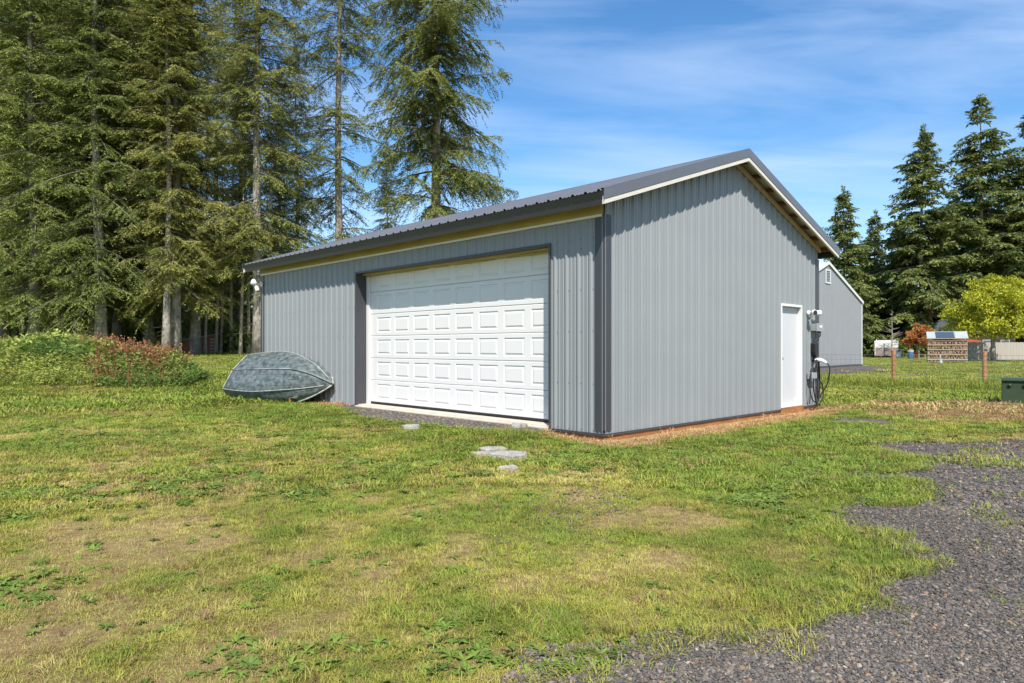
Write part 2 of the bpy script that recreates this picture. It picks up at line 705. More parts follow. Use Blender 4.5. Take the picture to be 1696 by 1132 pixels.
gravel_sheet('gravel_drive', GRAVEL, 0.65, 1.6, 1, 0.07)
gravel_sheet('gravel_path', DOORSTRIP, 0.25, 1.5, 5, 0.05, 0.008)
gravel_sheet('gravel_patch', PATCH2, 0.5, 1.5, 6, 0.06)
gravel_sheet('gravel_yard', BARNGRAVEL, 1.0, 0.5, 7, 0.25, 0.03)

# ------------------------------------------------------------------ common materials
M_SIDE = material('steel_siding_light_grey', (0.222, 0.234, 0.238), 0.42, 0.5, var=0.03, vscale=1.4, rnd=0.022, rvar=0.05, bump=0.03, bscale=2.5)
M_CHAR = material('steel_trim_charcoal', (0.046, 0.046, 0.053), 0.45, 0.5, var=0.06, vscale=2.5)
M_ROOF = material('steel_roof_charcoal', (0.105, 0.108, 0.122), 0.38, 0.5, var=0.07, vscale=1.7, rnd=0.03)
M_SCREW = material('screw_grey', (0.085, 0.09, 0.095), 0.4, 0.5)
M_BACK = material('wall_wrap', (0.30, 0.28, 0.24), 0.8, 0.2)
M_WHITE = material('white_door_paint', (0.675, 0.66, 0.635), 0.42, 0.5, var=0.015, vscale=3)
M_DOOR = material('entry_door_shaded_white', (0.50, 0.50, 0.505), 0.45, 0.4, var=0.02, vscale=2)  # door white darkened to stand in for shading against its frame
M_CREAM = material('cream_primed_board', (0.56, 0.52, 0.45), 0.6, 0.3, var=0.06, vscale=4, stretch=(1, 1, 6))
M_YELLOW = material('yellow_pine_beam', (0.46, 0.38, 0.17), 0.65, 0.3, col2=(0.36, 0.28, 0.11), vscale=2.2, stretch=(4, 0.6, 6))
M_TREATED = material('treated_skirt_board', (0.36, 0.15, 0.05), 0.75, 0.2, col2=(0.22, 0.10, 0.04), vscale=2.5, stretch=(1, 1, 8))
M_PURLIN = material('purlin_wood', (0.24, 0.12, 0.06), 0.75, 0.2, var=0.2, vscale=5)
M_TAN = material('tan_fly_rafter', (0.46, 0.35, 0.22), 0.7, 0.25, var=0.12, vscale=4)
M_SHEATH = material('roof_underlay', (0.50, 0.48, 0.40), 0.8, 0.2, var=0.1, vscale=3)
M_CONC = material('concrete', (0.56, 0.49, 0.40), 0.9, 0.2, col2=(0.44, 0.38, 0.31), vscale=6, bump=0.2, bscale=60)
M_RUBBER = material('black_rubber', (0.018, 0.018, 0.019), 0.55, 0.4)
M_CABLE = material('black_cable', (0.012, 0.012, 0.013), 0.5, 0.4)
M_GREYBOX = material('grey_metal_box', (0.27, 0.28, 0.28), 0.5, 0.4, var=0.05, vscale=8)
M_PLASTIC = material('white_plastic', (0.72, 0.72, 0.71), 0.35, 0.5)
M_GLASSY = material('dark_lens', (0.02, 0.02, 0.025), 0.12, 0.6)
M_STEEL = material('brushed_knob_steel', (0.36, 0.35, 0.33), 0.3, 0.5, metal=0.9)

# ------------------------------------------------------------------ ribbed sheet


def rib_profile(a0, a1, pitch=0.2286, mj=(0.036, 0.013, 0.027), mn=(0.018, 0.008, 0.008), extra=()):
    pts = []
    k0 = int(math.floor(a0 / pitch)) - 1
    k1 = int(math.ceil(a1 / pitch)) + 1
    for k in range(k0, k1 + 1):
        c = k * pitch
        pts += [(c - mj[0], 0), (c - mj[1], mj[2]), (c + mj[1], mj[2]), (c + mj[0], 0)]
        if mn:
            for q in (1 / 3, 2 / 3):
                d = c + pitch * q
                pts += [(d - mn[0], 0), (d - mn[1], mn[2]), (d + mn[1], mn[2]), (d + mn[0], 0)]
    A = np.array([p[0] for p in pts])
    H = np.array([p[1] for p in pts])
    aa = sorted(set([a0, a1] + [e for e in extra if a0 < e < a1] + [a for a in A if a0 < a < a1]))
    return [(a, float(np.interp(a, A, H))) for a in aa]


def rib_panel(name, O, A, U, Nn, a0, a1, f0, f1, mat, parent, extra=(), flat=0.0, **kw):
    O, A, U, Nn = Vector(O), Vector(A), Vector(U), Vector(Nn)
    prof = rib_profile(a0, a1, extra=extra, **kw)
    mb = MB()
    n = len(prof)
    vs_, fs = [], []
    for a, h in prof:
        lo, hi = f0(a), f1(a)
        b = O + A * a + Nn * (h + flat)
        vs_ += [b + U * lo, b + U * hi]
    for i in range(n - 1):
        fs.append((2 * i, 2 * i + 2, 2 * i + 3, 2 * i + 1))
    # make the face normal point along Nn
    e1 = Vector(vs_[2]) - Vector(vs_[0])
    e2 = Vector(vs_[1]) - Vector(vs_[0])
    if e1.cross(e2).dot(Nn) < 0:
        fs = [f[::-1] for f in fs]
    mb.add(vs_, fs)
    return mb.build(name, mat, parent)


def cuts(a0, a1, w):
    r = [a0]
    k = math.floor(a0 / w + 1e-6) + 1
    while k * w < a1 - 1e-6:
        if k * w - r[-1] > 0.02:
            r.append(k * w)
        k += 1
    r.append(a1)
    return list(zip(r[:-1], r[1:]))


PW = 0.9144
SLOPE = 0.3303
EAVE_Z = 3.412 - 0.0        # top of the sheet at the eave edge
OE, OR_ = 0.378, 0.30       # eave and rake overhang
cosr = 1 / math.sqrt(1 + SLOPE ** 2)


def roof_z(x):
    """top surface of the roof above local x (0..GW)"""
    return EAVE_Z + SLOPE * (OE + min(x, GW - x))


# ------------------------------------------------------------------ garage


def build_garage():
    g = empty('garage', C0, ANG)
    tag(g, 'light grey ribbed steel garage with charcoal roof and wide white overhead door', 'garage')
    wt = lambda x: roof_z(x) - 0.125          # top of the gable siding
    OY0, OY1, OZ = 1.02, 6.49, ZB + 2.75      # garage door opening on the x = 0 wall
    FT = ZB + 3.055                           # top of the siding on the long walls
    # --- front wall (x = 0 side)
    mb = MB()
    T = 0.15
    mb.box(0.004, 0.16, 0.03, T, OY0 - 0.002, FT + 0.2)
    mb.box(0.004, OY1 + 0.002, 0.03, T, GL - 0.16, FT + 0.2)
    mb.box(0.004, OY0 - 0.002, OZ + 0.002, T, OY1 + 0.002, FT + 0.2)
    fw = mb.build('front_wall', M_BACK, g)
    A, U, Nn = (0, 1, 0), (0, 0, 1), (-1, 0, 0)
    for a, b in cuts(0.0, GL, PW):
        segs = []
        if b <= OY0 or a >= OY1:
            segs = [(a, b, ZB)]
        elif a < OY0 < b:
            segs = [(a, OY0, ZB), (OY0, b, OZ)]
        elif a < OY1 < b:
            segs = [(a, OY1, OZ), (OY1, b, ZB)]
        else:
            segs = [(a, b, OZ)]
        for s0, s1, zb in segs:
            rib_panel('siding_panel', (0, 0, 0), A, U, Nn, s0, s1, lambda q, z=zb: z, lambda q: FT, M_SIDE, fw)
    # --- gable wall (y = 0 side), with man door opening
    DX0, DX1, DZ0, DZ1 = 5.475, 6.435, 0.138, 2.18
    mb = MB()
    poly = [(0.004, 0.004, 0.03), (DX0, 0.004, 0.03), (DX0, 0.004, DZ1), (DX1, 0.004, DZ1), (DX1, 0.004, 0.03), (GW - 0.004, 0.004, 0.03),
            (GW - 0.004, 0.004, wt(GW)), (GW / 2, 0.004, wt(GW / 2)), (0.004, 0.004, wt(0))]
    mb.prism(poly, (0, 0.15, 0))
    gw = mb.build('gable_wall', M_BACK, g)
    A, Nn = (1, 0, 0), (0, -1, 0)
    for a, b in cuts(0.0, GW, PW):
        segs = [(a, b, ZB)]
        if a < DX0 < b:
            segs = [(a, DX0, ZB), (DX0, b, DZ1)]
            if b > DX1:
                segs = [(a, DX0, ZB), (DX0, DX1, DZ1), (DX1, b, ZB)]
        elif a < DX1 < b:
            segs = [(a, DX1, DZ1), (DX1, b, ZB)]
        elif a >= DX0 and b <= DX1:
            segs = [(a, b, DZ1)]
        for s0, s1, zb in segs:
            rib_panel('siding_panel', (0, 0, 0), A, U, Nn, s0, s1, lambda q, z=zb: z, wt, M_SIDE, gw, extra=(GW / 2,))
    # --- back wall and far gable
    mb = MB(); mb.box(GW - 0.15, 0.16, 0.03, GW - 0.004, GL - 0.16, FT + 0.2)
    bw = mb.build('back_wall', M_BACK, g)
    for a, b in cuts(0.0, GL, PW):
        rib_panel('siding_panel', (GW, 0, 0), (0, 1, 0), U, (1, 0, 0), a, b, lambda q: ZB, lambda q: FT, M_SIDE, bw)
    mb = MB()
    mb.prism([(0.004, GL - 0.154, 0.03), (GW - 0.004, GL - 0.154, 0.03), (GW - 0.004, GL - 0.154, wt(GW)), (GW / 2, GL - 0.154, wt(GW / 2)), (0.004, GL - 0.154, wt(0))], (0, 0.15, 0))
    fg = mb.build('far_gable_wall', M_BACK, g)
    for a, b in cuts(0.0, GW, PW):
        rib_panel('siding_panel', (0, GL, 0), (1, 0, 0), U, (0, 1, 0), a, b, lambda q: ZB, wt, M_SIDE, fg, extra=(GW / 2,))
    # --- screw heads along the girts
    mb = MB()

    def screw(p, n):
        p = Vector(p); n = Vector(n)
        s_ = n.cross(Vector((0, 0, 1)))
        q = [p + s_ * (0.0075 * math.cos(t)) + Vector((0, 0, 0.0075 * math.sin(t))) for t in [k * math.pi / 3 for k in range(6)]]
        mb.prism(q, n * 0.006)
    rs = random.Random(4)
    rows = [ZB + 0.035, 0.98 - 0.18, 1.55, 2.15, 2.75]
    k = 1
    while k * 0.2286 < GW - 0.1:
        x = k * 0.2286 + 0.043
        for z in rows + [3.3, 3.85]:
            if z < wt(x) - 0.08 and not (DX0 - 0.03 < x < DX1 + 0.03 and z < DZ1 + 0.03):
                screw((x, 0.0, z + rs.uniform(-0.008, 0.008)), (0, -1, 0))
        k += 1
    mb.build('screw_heads', M_SCREW, gw)['kind'] = 'stuff'
    mb = MB()
    k = 1
    while k * 0.2286 < GL - 0.1:
        y = k * 0.2286 - 0.043
        for z in rows + [OZ + 0.03]:
            if z < FT - 0.05 and not (OY0 - 0.02 < y < OY1 + 0.02 and z < OZ + 0.02):
                screw((0.0, y, z + rs.uniform(-0.008, 0.008)), (-1, 0, 0))
        k += 1
    mb.build('screw_heads', M_SCREW, fw)['kind'] = 'stuff'
    # --- corner trims (L-shaped, slightly proud of the ribs)
    def corner(cx, cy, sx, sy, ztop):
        m_ = MB()
        w, t, o = 0.14, 0.004, 0.024
        z0 = ZB + 0.055
        X0, Y0 = cx - sx * o, cy - sy * o
        # leg along x (faces y) and leg along y (faces x)
        x0, x1 = sorted((X0, cx + sx * w)); y0, y1 = sorted((Y0, Y0 + sy * t))
        m_.box(x0, y0, z0, x1, y1, ztop)
        y0, y1 = sorted((Y0 + sy * t, cy + sy * w)); x0, x1 = sorted((X0, X0 + sx * t))
        m_.box(x0, y0, z0, x1, y1, ztop)
        # hemmed returns
        x0, x1 = sorted((cx + sx * w, cx + sx * (w - 0.003))); y0, y1 = sorted((Y0 + sy * t, cy - sy * 0.001))
        m_.box(x0, y0, z0, x1, y1, ztop)
        y0, y1 = sorted((cy + sy * w, cy + sy * (w - 0.003))); x0, x1 = sorted((X0 + sx * t, cx - sx * 0.001))
        m_.box(x0, y0, z0, x1, y1, ztop)
        return m_.build('corner_trim', M_CHAR, g)
    zt = FT + 0.03
    corner(0, 0, 1, 1, zt); corner(0, GL, 1, -1, zt); corner(GW, 0, -1, 1, zt); corner(GW, GL, -1, -1, zt)
    # --- base trim (drip flange) and treated skirt boards
    for (y0, y1) in ((-0.034, OY0), (OY1, GL + 0.034)):
        mb = MB(); mb.prism([(-0.034, y0, ZB + 0.012), (-0.034, y0, ZB - 0.022), (0.0, y0, ZB - 0.022), (0.0, y0, ZB - 0.018), (-0.028, y0, ZB - 0.018), (-0.028, y0, ZB + 0.012)], (0, y1 - y0, 0))
        mb.build('base_trim', M_CHAR, g)
    for (x0, x1) in ((-0.027, DX0), (DX1, GW + 0.034)):
        mb = MB(); mb.prism([(x0, -0.034, ZB + 0.012), (x0, -0.034, ZB - 0.022), (x0, 0.0, ZB - 0.022), (x0, 0.0, ZB - 0.018), (x0, -0.028, ZB - 0.018), (x0, -0.028, ZB + 0.012)], (x1 - x0, 0, 0))
        mb.build('base_trim', M_CHAR, g)
    for nm, bxs in (('skirt_board', [(-0.012, 0.02, -0.1, 0.0, OY0 - 0.01, ZB - 0.024), (-0.012, OY1 + 0.01, -0.1, 0.0, GL - 0.02, ZB - 0.024)]),
                    ('skirt_board', [(0.0, -0.012, -0.1, GW - 0.02, 0.0, ZB - 0.024)])):
        for b in bxs:
            m_ = MB(); m_.box(*b); m_.build(nm, M_TREATED, g)
    m_ = MB(); m_.box(DX0 + 0.002, -0.045, -0.05, DX1 + 0.03, -0.013, DZ0 - 0.002); m_.build('threshold_board', M_TREATED, g)
    # --- slab, door opening reveals, header
    mb = MB(); mb.box(0.02, OY0 - 0.05, -0.15, 0.9, OY1 + 0.05, ZB + 0.04)
    mb.box(-0.07, OY0 + 0.01, -0.15, 0.02, OY1 - 0.01, ZB + 0.022)
    mb.build('concrete_slab', M_CONC, g, bevel=0.012)
    DP = 0.27
    mb = MB()
    mb.box(-0.030, OY1 - 0.004, ZB - 0.01, DP, OY1, OZ); mb.box(-0.034, OY1 - 0.006, ZB - 0.01, -0.030, OY1 + 0.035, OZ + 0.035)
    mb.build('jamb_trim', M_CHAR, g)
    mb = MB()
    mb.box(-0.030, OY0, ZB - 0.01, DP, OY0 + 0.004, OZ); mb.box(-0.034, OY0 - 0.035, ZB - 0.01, -0.030, OY0 + 0.006, OZ + 0.035)
    mb.build('jamb_trim', M_CHAR, g)
    mb = MB()
    mb.box(-0.030, OY0 + 0.004, OZ, 0.12, OY1 - 0.004, OZ + 0.004); mb.box(-0.034, OY0 + 0.0065, OZ - 0.004, -0.030, OY1 - 0.0065, OZ + 0.034)
    mb.build('header_trim', M_CHAR, g)
    mb = MB(); mb.box(0.12, OY0 + 0.004, OZ - 0.03, DP - 0.004, OY1 - 0.004, OZ + 0.001)
    mb.build('header_board', M_YELLOW, g)
    # wavy weather strip under the header board
    mb = MB()
    n = 60
    ptsA = []
    for i in range(n + 1):
        y = OY0 + 0.01 + (OY1 - OY0 - 0.02) * i / n
        ptsA.append((0.205 + 0.006 * math.sin(i * 0.7), y, OZ - 0.034 - 0.008 * math.sin(i * 0.33) - 0.006 * math.sin(i * 0.11 + 1)))
    mb.tube(ptsA, 0.013, 6)
    mb.build('weather_strip', M_YELLOW, g, smooth=True)
    m_ = MB(); m_.box(DP - 0.05, OY1 - 0.10, ZB + 0.04, DP - 0.004, OY1 - 0.0045, OZ - 0.06); m_.build('door_stop', M_WHITE, g)
    m_ = MB(); m_.box(DP - 0.05, OY0 + 0.0045, ZB + 0.04, DP - 0.004, OY0 + 0.03, OZ - 0.06); m_.build('door_stop', M_WHITE, g)
    # --- overhead door: six sections, eight raised panels each
    dz0, dh = ZB + 0.085, 0.4565
    Y0, Y1 = OY0 - 0.04, OY1 + 0.04
    mb = MB(); mb.box(DP + 0.022, Y0, dz0 - 0.0, DP + 0.05, Y1, dz0 + 6 * dh)
    door = mb.build('garage_door', M_WHITE, g)
    mb = MB(); mb.box(DP - 0.003, Y0, dz0 - 0.028, DP + 0.03, Y1, dz0 - 0.002)
    mb.build('bottom_seal', M_RUBBER, door)
    sec = MB()
    cols = [1.197 + 0.638 * i for i in range(8)]
    ycut = [Y0]
    for c in cols:
        ycut += [c, c + 0.49]
    ycut.append(Y1)
    zc = [0.0025, 0.012, 0.075, 0.382, dh - 0.012, dh - 0.0025]

    def P(y, z, d):      # d: how far behind the face
        return (DP + d, y, z)

    def quad(a, b, c, d):
        sec.add([a, d, c, b], [(0, 1, 2, 3)])
    for yi in range(len(ycut) - 1):
        a, b = ycut[yi], ycut[yi + 1]
        quad(P(a, zc[0], 0.010), P(b, zc[0], 0.010), P(b, zc[1], 0.0), P(a, zc[1], 0.0))
        quad(P(a, zc[1], 0), P(b, zc[1], 0), P(b, zc[2], 0), P(a, zc[2], 0))
        quad(P(a, zc[3], 0), P(b, zc[3], 0), P(b, zc[4], 0), P(a, zc[4], 0))
        quad(P(a, zc[4], 0), P(b, zc[4], 0), P(b, zc[5], 0.010), P(a, zc[5], 0.010))
        if yi % 2 == 0:
            quad(P(a, zc[2], 0), P(b, zc[2], 0), P(b, zc[3], 0), P(a, zc[3], 0))
        else:
            ring = [(0, 0.0), (0.011, 0.012), (0.024, 0.013), (0.052, 0.001)]
            for (i0, d0), (i1, d1) in zip(ring[:-1], ring[1:]):
                o_ = [(a + i0, zc[2] + i0), (b - i0, zc[2] + i0), (b - i0, zc[3] - i0), (a + i0, zc[3] - i0)]
                n_ = [(a + i1, zc[2] + i1), (b - i1, zc[2] + i1), (b - i1, zc[3] - i1), (a + i1, zc[3] - i1)]
                for q in range(4):
                    w = (q + 1) % 4
                    quad(P(*o_[q], d0), P(*o_[w], d0), P(*n_[w], d1), P(*n_[q], d1))
            i1, d1 = ring[-1]
            quad(P(a + i1, zc[2] + i1, d1), P(b - i1, zc[2] + i1, d1), P(b - i1, zc[3] - i1, d1), P(a + i1, zc[3] - i1, d1))
    # top and bottom returns
    sec.add([P(Y0, zc[0], 0.010), P(Y1, zc[0], 0.010), P(Y1, zc[0], 0.021), P(Y0, zc[0], 0.021)], [(0, 1, 2, 3)])
    sec.add([P(Y0, zc[5], 0.010), P(Y1, zc[5], 0.010), P(Y1, zc[5], 0.021), P(Y0, zc[5], 0.021)], [(3, 2, 1, 0)])
    sme = sec.mesh('door_section')
    sme.materials.append(M_WHITE)
    for k in range(6):
        o = bpy.data.objects.new('door_section', sme)
        o.location = (0.0015 * (k % 2), 0, dz0 + k * dh)
        link(o, door)
    # --- wood beam and white strip over the front wall, same at the back
    for sx, x0 in ((-1, 0.0), (1, GW)):
        a, b = sorted((x0 + sx * 0.002, x0 + sx * 0.042))
        m_ = MB(); m_.box(a, 0.012, FT + 0.028, b, GL - 0.012, FT + 0.20); m_.build('eave_beam', M_YELLOW, g)
        a, b = sorted((x0 + sx * 0.002, x0 + sx * 0.050))
        m_ = MB(); m_.box(a, 0.006, FT - 0.008, b, GL - 0.006, FT + 0.0265); m_.build('white_strip', M_WHITE, g)
    # --- roof
    run = GW / 2 + OE
    sl = run / cosr
    mb = MB()
    # underlay boards just beneath the sheets (two slopes)
    for sx in (1, -1):
        ex = -OE if sx == 1 else GW + OE
        e = Vector((ex, -OR_ + 0.01, EAVE_Z)); r_ = Vector((GW / 2, -OR_ + 0.01, EAVE_Z + SLOPE * run))
        nn = Vector((-sx * SLOPE, 0, 1)).normalized()
        a = e + (r_ - e) * 0.01
        poly = [a - nn * 0.006, r_ - Vector((0, 0, 0.007)), r_ - Vector((0, 0, 0.021)), a - nn * 0.018]
        mb.prism(poly, (0, GL + 2 * OR_ - 0.02, 0))
    roof = mb.build('roof', M_SHEATH, g)
    for sx in (1, -1):
        ex = -OE if sx == 1 else GW + OE
        Uv = Vector((sx, 0, SLOPE)).normalized()
        Nv = Vector((-sx * SLOPE, 0, 1)).normalized()
        for a, b in cuts(-OR_, GL + OR_, PW):
            rib_panel('roof_panel', (ex, 0, EAVE_Z), (0, 1, 0), Uv, Nv, a, b, lambda q: -0.02, lambda q: sl - 0.01, M_ROOF, roof)
    # ridge cap
    mb = MB()
    zr = EAVE_Z + SLOPE * run
    for sx in (1, -1):
        p0 = Vector((GW / 2, -OR_ - 0.012, zr + 0.034))
        p1 = p0 + Vector((-sx * 0.20 * cosr, 0, -0.20 * cosr * SLOPE))
        p2 = p1 + Vector((-sx * 0.004, 0, -0.018))
        mb.add([p0, p1, p1 + Vector((0, GL + 2 * OR_ + 0.024, 0)), p0 + Vector((0, GL + 2 * OR_ + 0.024, 0))], [(0, 1, 2, 3)] if sx == 1 else [(3, 2, 1, 0)])
        mb.add([p1, p2, p2 + Vector((0, GL + 2 * OR_ + 0.024, 0)), p1 + Vector((0, GL + 2 * OR_ + 0.024, 0))], [(0, 1, 2, 3)] if sx == 1 else [(3, 2, 1, 0)])
    mb.build('ridge_cap', M_ROOF, roof)
    # eave fascia (square to the slope)
    for sx in (1, -1):
        ex = -OE if sx == 1 else GW + OE
        nn = Vector((-sx * SLOPE, 0, 1)).normalized()
        uu = Vector((sx, 0, SLOPE)).normalized()
        t = Vector((ex, -OR_ + 0.004, EAVE_Z)) - nn * 0.004
        poly = [t, t + uu * 0.045, t + uu * 0.045 - nn * 0.172, t - nn * 0.178]
        mb = MB(); mb.prism(poly if sx == 1 else poly[::-1], (0, GL + 2 * OR_ - 0.008, 0))
        mb.build('eave_fascia', M_CHAR, roof)
    # rake trims, barge boards, fly rafters, lookouts
    for end, yo, sy in ((0, -OR_, -1), (1, GL + OR_, 1)):
        for sx in (1, -1):
            ex = -OE if sx == 1 else GW + OE
            e = Vector((ex, yo, EAVE_Z)); r_ = Vector((GW / 2, yo, zr))

            def strip(nm, y_in, y_out, up, dn, mat, t0=0.0, t1=1.0, par=roof, bev=0.0):
                a = e + (r_ - e) * t0
                b = e + (r_ - e) * t1
                a = Vector((a.x, y_in, a.z)); b = Vector((b.x, y_in, b.z))
                poly = [a + Vector((0, 0, up)), b + Vector((0, 0, up)), b + Vector((0, 0, dn)), a + Vector((0, 0, dn))]
                m_ = MB(); m_.prism(poly, (0, y_out - y_in, 0))
                return m_.build(nm, mat, par)
            strip('rake_trim', yo, yo + sy * 0.012, 0.030, -0.118, M_ROOF, 0.0 if True else 0)
            strip('rake_flange', yo - sy * 0.10, yo + sy * 0.012, 0.033, 0.0305, M_ROOF)
            strip('barge_board', yo - sy * 0.040, yo + sy * 0.004, -0.126, -0.186, M_CREAM, 0.004, 1.0)
            strip('barge_backer', yo - sy * 0.040, yo - sy * 0.002, -0.024, -0.125, M_CREAM, 0.006, 1.0)
            y_w = 0.0 if end == 0 else GL
            strip('fly_rafter', y_w + sy * 0.026, y_w + sy * 0.064, -0.115, -0.195, M_TAN, 0.088, 1.0)
            n = 8
            for k in range(n):
                tt = 0.045 + 0.128 * k
                c = e + (r_ - e) * tt
                ya, yb = sorted((y_w - sy * 0.02, yo - sy * 0.041))
                uu = (r_ - e).normalized()
                nn = Vector((-sx * SLOPE, 0, 1)).normalized()
                p = Vector((c.x, ya, c.z)) - nn * 0.022
                poly = [p, p + uu * 0.04, p + uu * 0.04 - nn * 0.088, p - nn * 0.088]
                m_ = MB(); m_.prism(poly, (0, yb - ya, 0))
                m_.build('lookout', M_PURLIN, roof)
    # --- man door in the gable
    mb = MB()
    o_ = -0.036
    mb.box(DX0 - 0.0, o_, DZ0, DX0 + 0.045, 0.12, DZ1 - 0.0)
    mb.box(DX1 - 0.045, o_, DZ0, DX1, 0.12, DZ1)
    mb.box(DX0 + 0.045, o_, DZ1 - 0.045, DX1 - 0.045, 0.12, DZ1)
    mb.box(DX0 + 0.045, o_ + 0.004, DZ0, DX1 - 0.045, 0.12, DZ0 + 0.022)
    fr = mb.build('door_frame', M_WHITE, g)
    mb = MB(); mb.box(DX0 + 0.049, 0.055, DZ0 + 0.026, DX1 - 0.049, 0.10, DZ1 - 0.049)
    dd = mb.build('entry_door', M_DOOR, g)
    mb = MB()
    kx, kz = DX0 + 0.115, 1.10
    mb.tube([(kx, 0.055, kz), (kx, 0.048, kz)], 0.032, 14)
    mb.tube([(kx, 0.05, kz), (kx, 0.02, kz)], 0.012, 10)
    mb.tube([(kx, 0.022, kz), (kx, 0.012, kz), (kx, -0.005, kz), (kx, -0.018, kz), (kx, -0.022, kz)], [0.016, 0.027, 0.03, 0.024, 0.008], 14)
    mb.build('door_knob', M_STEEL, dd, smooth=True)
    return g


GARAGE = build_garage()


def gl(x, y, z=0):
    """garage-local point -> world"""
    return C0 + UR * x + UL * y + Vector((0, 0, z))

# ------------------------------------------------------------------ fittings on the garage walls


def round_path(pts, n=8):
    """Catmull-Rom through the points"""
    P_ = [Vector(p) for p in pts]
    P_ = [P_[0] * 2 - P_[1]] + P_ + [P_[-1] * 2 - P_[-2]]
    out = []
    for i in range(1, len(P_) - 2):
        for k in range(n):
            t = k / n
            a, b, c, d = P_[i - 1], P_[i], P_[i + 1], P_[i + 2]
            out.append(0.5 * ((2 * b) + (c - a) * t + (2 * a - 5 * b + 4 * c - d) * t * t + (3 * b - a - 3 * c + d) * t ** 3))
    out.append(P_[-2])
    return out


def wall_thing(name, x, y, z, label, cat):
    e = empty(name, gl(x, y, z), ANG)
    return tag(e, label, cat)


def build_fittings():
    # floodlight beside the man door (local frame: -y is outwards)
    t = wall_thing('flood_light', 6.74, -0.022, 2.03, 'white twin-head flood light on the gable wall beside the white entry door', 'light')
    mb = MB(); mb.tube([(0, 0, 0), (0, -0.03, 0)], 0.055, 16); mb.tube([(0, -0.03, 0), (0, -0.06, 0)], [0.05, 0.035], 16)
    mb.build('mounting_plate', M_PLASTIC, t, smooth=False)
    for sx, a in ((-1, -0.10), (1, 0.24)):
        mb = MB(); mb.tube([(0, -0.05, 0), (a * 0.5, -0.09, 0.01)], 0.016, 8)
        arm = mb.build('arm', M_PLASTIC, t, smooth=True)
        mb = MB()
        c = Vector((a * 0.5, -0.09, 0.01)); d = Vector((a, -0.16, -0.01)).normalized()
        mb.tube([c, c + d * 0.03, c + d * 0.11, c + d * 0.13], [0.02, 0.045, 0.058, 0.056], 14)
        h = mb.build('lamp_head', M_PLASTIC, t, smooth=True)
        mb = MB(); mb.tube([c + d * 0.1305, c + d * 0.133], [0.05, 0.048], 14); mb.build('lens', M_GLASSY, h)
    mb = MB(); mb.tube([(0, -0.055, -0.03), (0.0, -0.075, -0.06), (0, -0.08, -0.085)], [0.02, 0.03, 0.022], 12); mb.build('sensor', M_PLASTIC, t, smooth=True)

    # junction box, charger and cable
    t = wall_thing('junction_box', 7.02, -0.03, 1.66, 'grey rectangular junction box with a white sticker near the gable corner', 'electrical box')
    mb = MB(); mb.box(-0.17, -0.12, 0, 0.17, 0.0, 0.15); b = mb.build('box_body', M_GREYBOX, t, bevel=0.008)
    mb = MB(); mb.box(-0.178, -0.134, -0.006, 0.178, -0.121, 0.158); mb.build('cover', M_GREYBOX, t, bevel=0.004)
    mb = MB(); mb.box(-0.03, -0.137, 0.075, 0.09, -0.1345, 0.118); mb.build('sticker', M_PLASTIC, t)
    mb = MB(); mb.tube([(0.08, -0.06, 0.0), (0.08, -0.06, -0.03)], 0.022, 10); mb.build('cable_gland', M_CABLE, t, smooth=True)

    t = wall_thing('car_charger', 6.93, -0.03, 1.12, 'black car charging unit with looped cable and white connector handle', 'car charger')
    mb = MB()
    prof = [(-0.055, 0.30), (-0.075, 0.27), (-0.08, 0.10), (-0.06, 0.03), (-0.025, 0.0), (0.025, 0.0), (0.06, 0.03), (0.08, 0.10), (0.075, 0.27), (0.055, 0.30)]
    mb.prism([(p[0], 0, p[1]) for p in prof], (0, -0.10, 0))
    body = mb.build('charger_body', M_CABLE, t, bevel=0.012)
    mb = MB(); mb.tube(round_path([(0.17, -0.09, 0.55), (0.172, -0.10, 0.47), (0.10, -0.09, 0.40), (0.03, -0.06, 0.34), (0.01, -0.05, 0.295)]), 0.017, 8)
    mb.build('supply_cable', M_CABLE, t, smooth=True)
    mb = MB(); mb.tube([(0, -0.05, 0.01), (0.0, -0.05, -0.05), (0, -0.07, -0.10)], [0.04, 0.032, 0.03], 10); mb.build('cable_boot', M_CABLE, t, smooth=True)
    # hook that carries the cable
    mb = MB(); mb.tube([(0, 0.0, -0.08), (0, -0.12, -0.08), (0, -0.15, -0.05)], 0.018, 8); mb.build('cable_hook', M_CABLE, t, smooth=True)
    # white handle sticking out from the wall
    mb = MB()
    mb.tube(round_path([(0.0, -0.06, -0.075), (0.01, -0.14, -0.06), (0.03, -0.22, -0.085), (0.045, -0.28, -0.125)], 6), [0.034 + 0.008 * math.sin(i * 0.25) for i in range(19)], 12)
    hd = mb.build('connector_handle', M_PLASTIC, t, smooth=True)
    mb = MB(); mb.tube(round_path([(0.045, -0.278, -0.123), (0.052, -0.31, -0.155), (0.06, -0.335, -0.22), (0.055, -0.335, -0.34), (0.035, -0.30, -0.55), (0.0, -0.20, -0.75), (-0.08, -0.12, -0.93), (-0.22, -0.09, -0.86), (-0.30, -0.08, -0.62), (-0.24, -0.08, -0.32), (-0.10, -0.09, -0.11), (0.0, -0.11, -0.06), (0.06, -0.11, -0.16), (0.11, -0.10, -0.45), (0.30, -0.10, -0.62), (0.27, -0.11, -0.86), (0.06, -0.11, -1.00), (-0.10, -0.12, -0.92), (-0.16, -0.10, -0.62), (-0.10, -0.10, -0.25), (-0.01, -0.13, -0.055), (0.05, -0.13, -0.20), (0.10, -0.12, -0.50), (0.07, -0.12, -0.78), (0.0, -0.12, -0.86), (-0.03, -0.12, -0.70), (0.02, -0.11, -0.35), (0.0, -0.08, -0.10)], 7), 0.0125, 7)
    mb.build('charging_cable', M_CABLE, t, smooth=True)

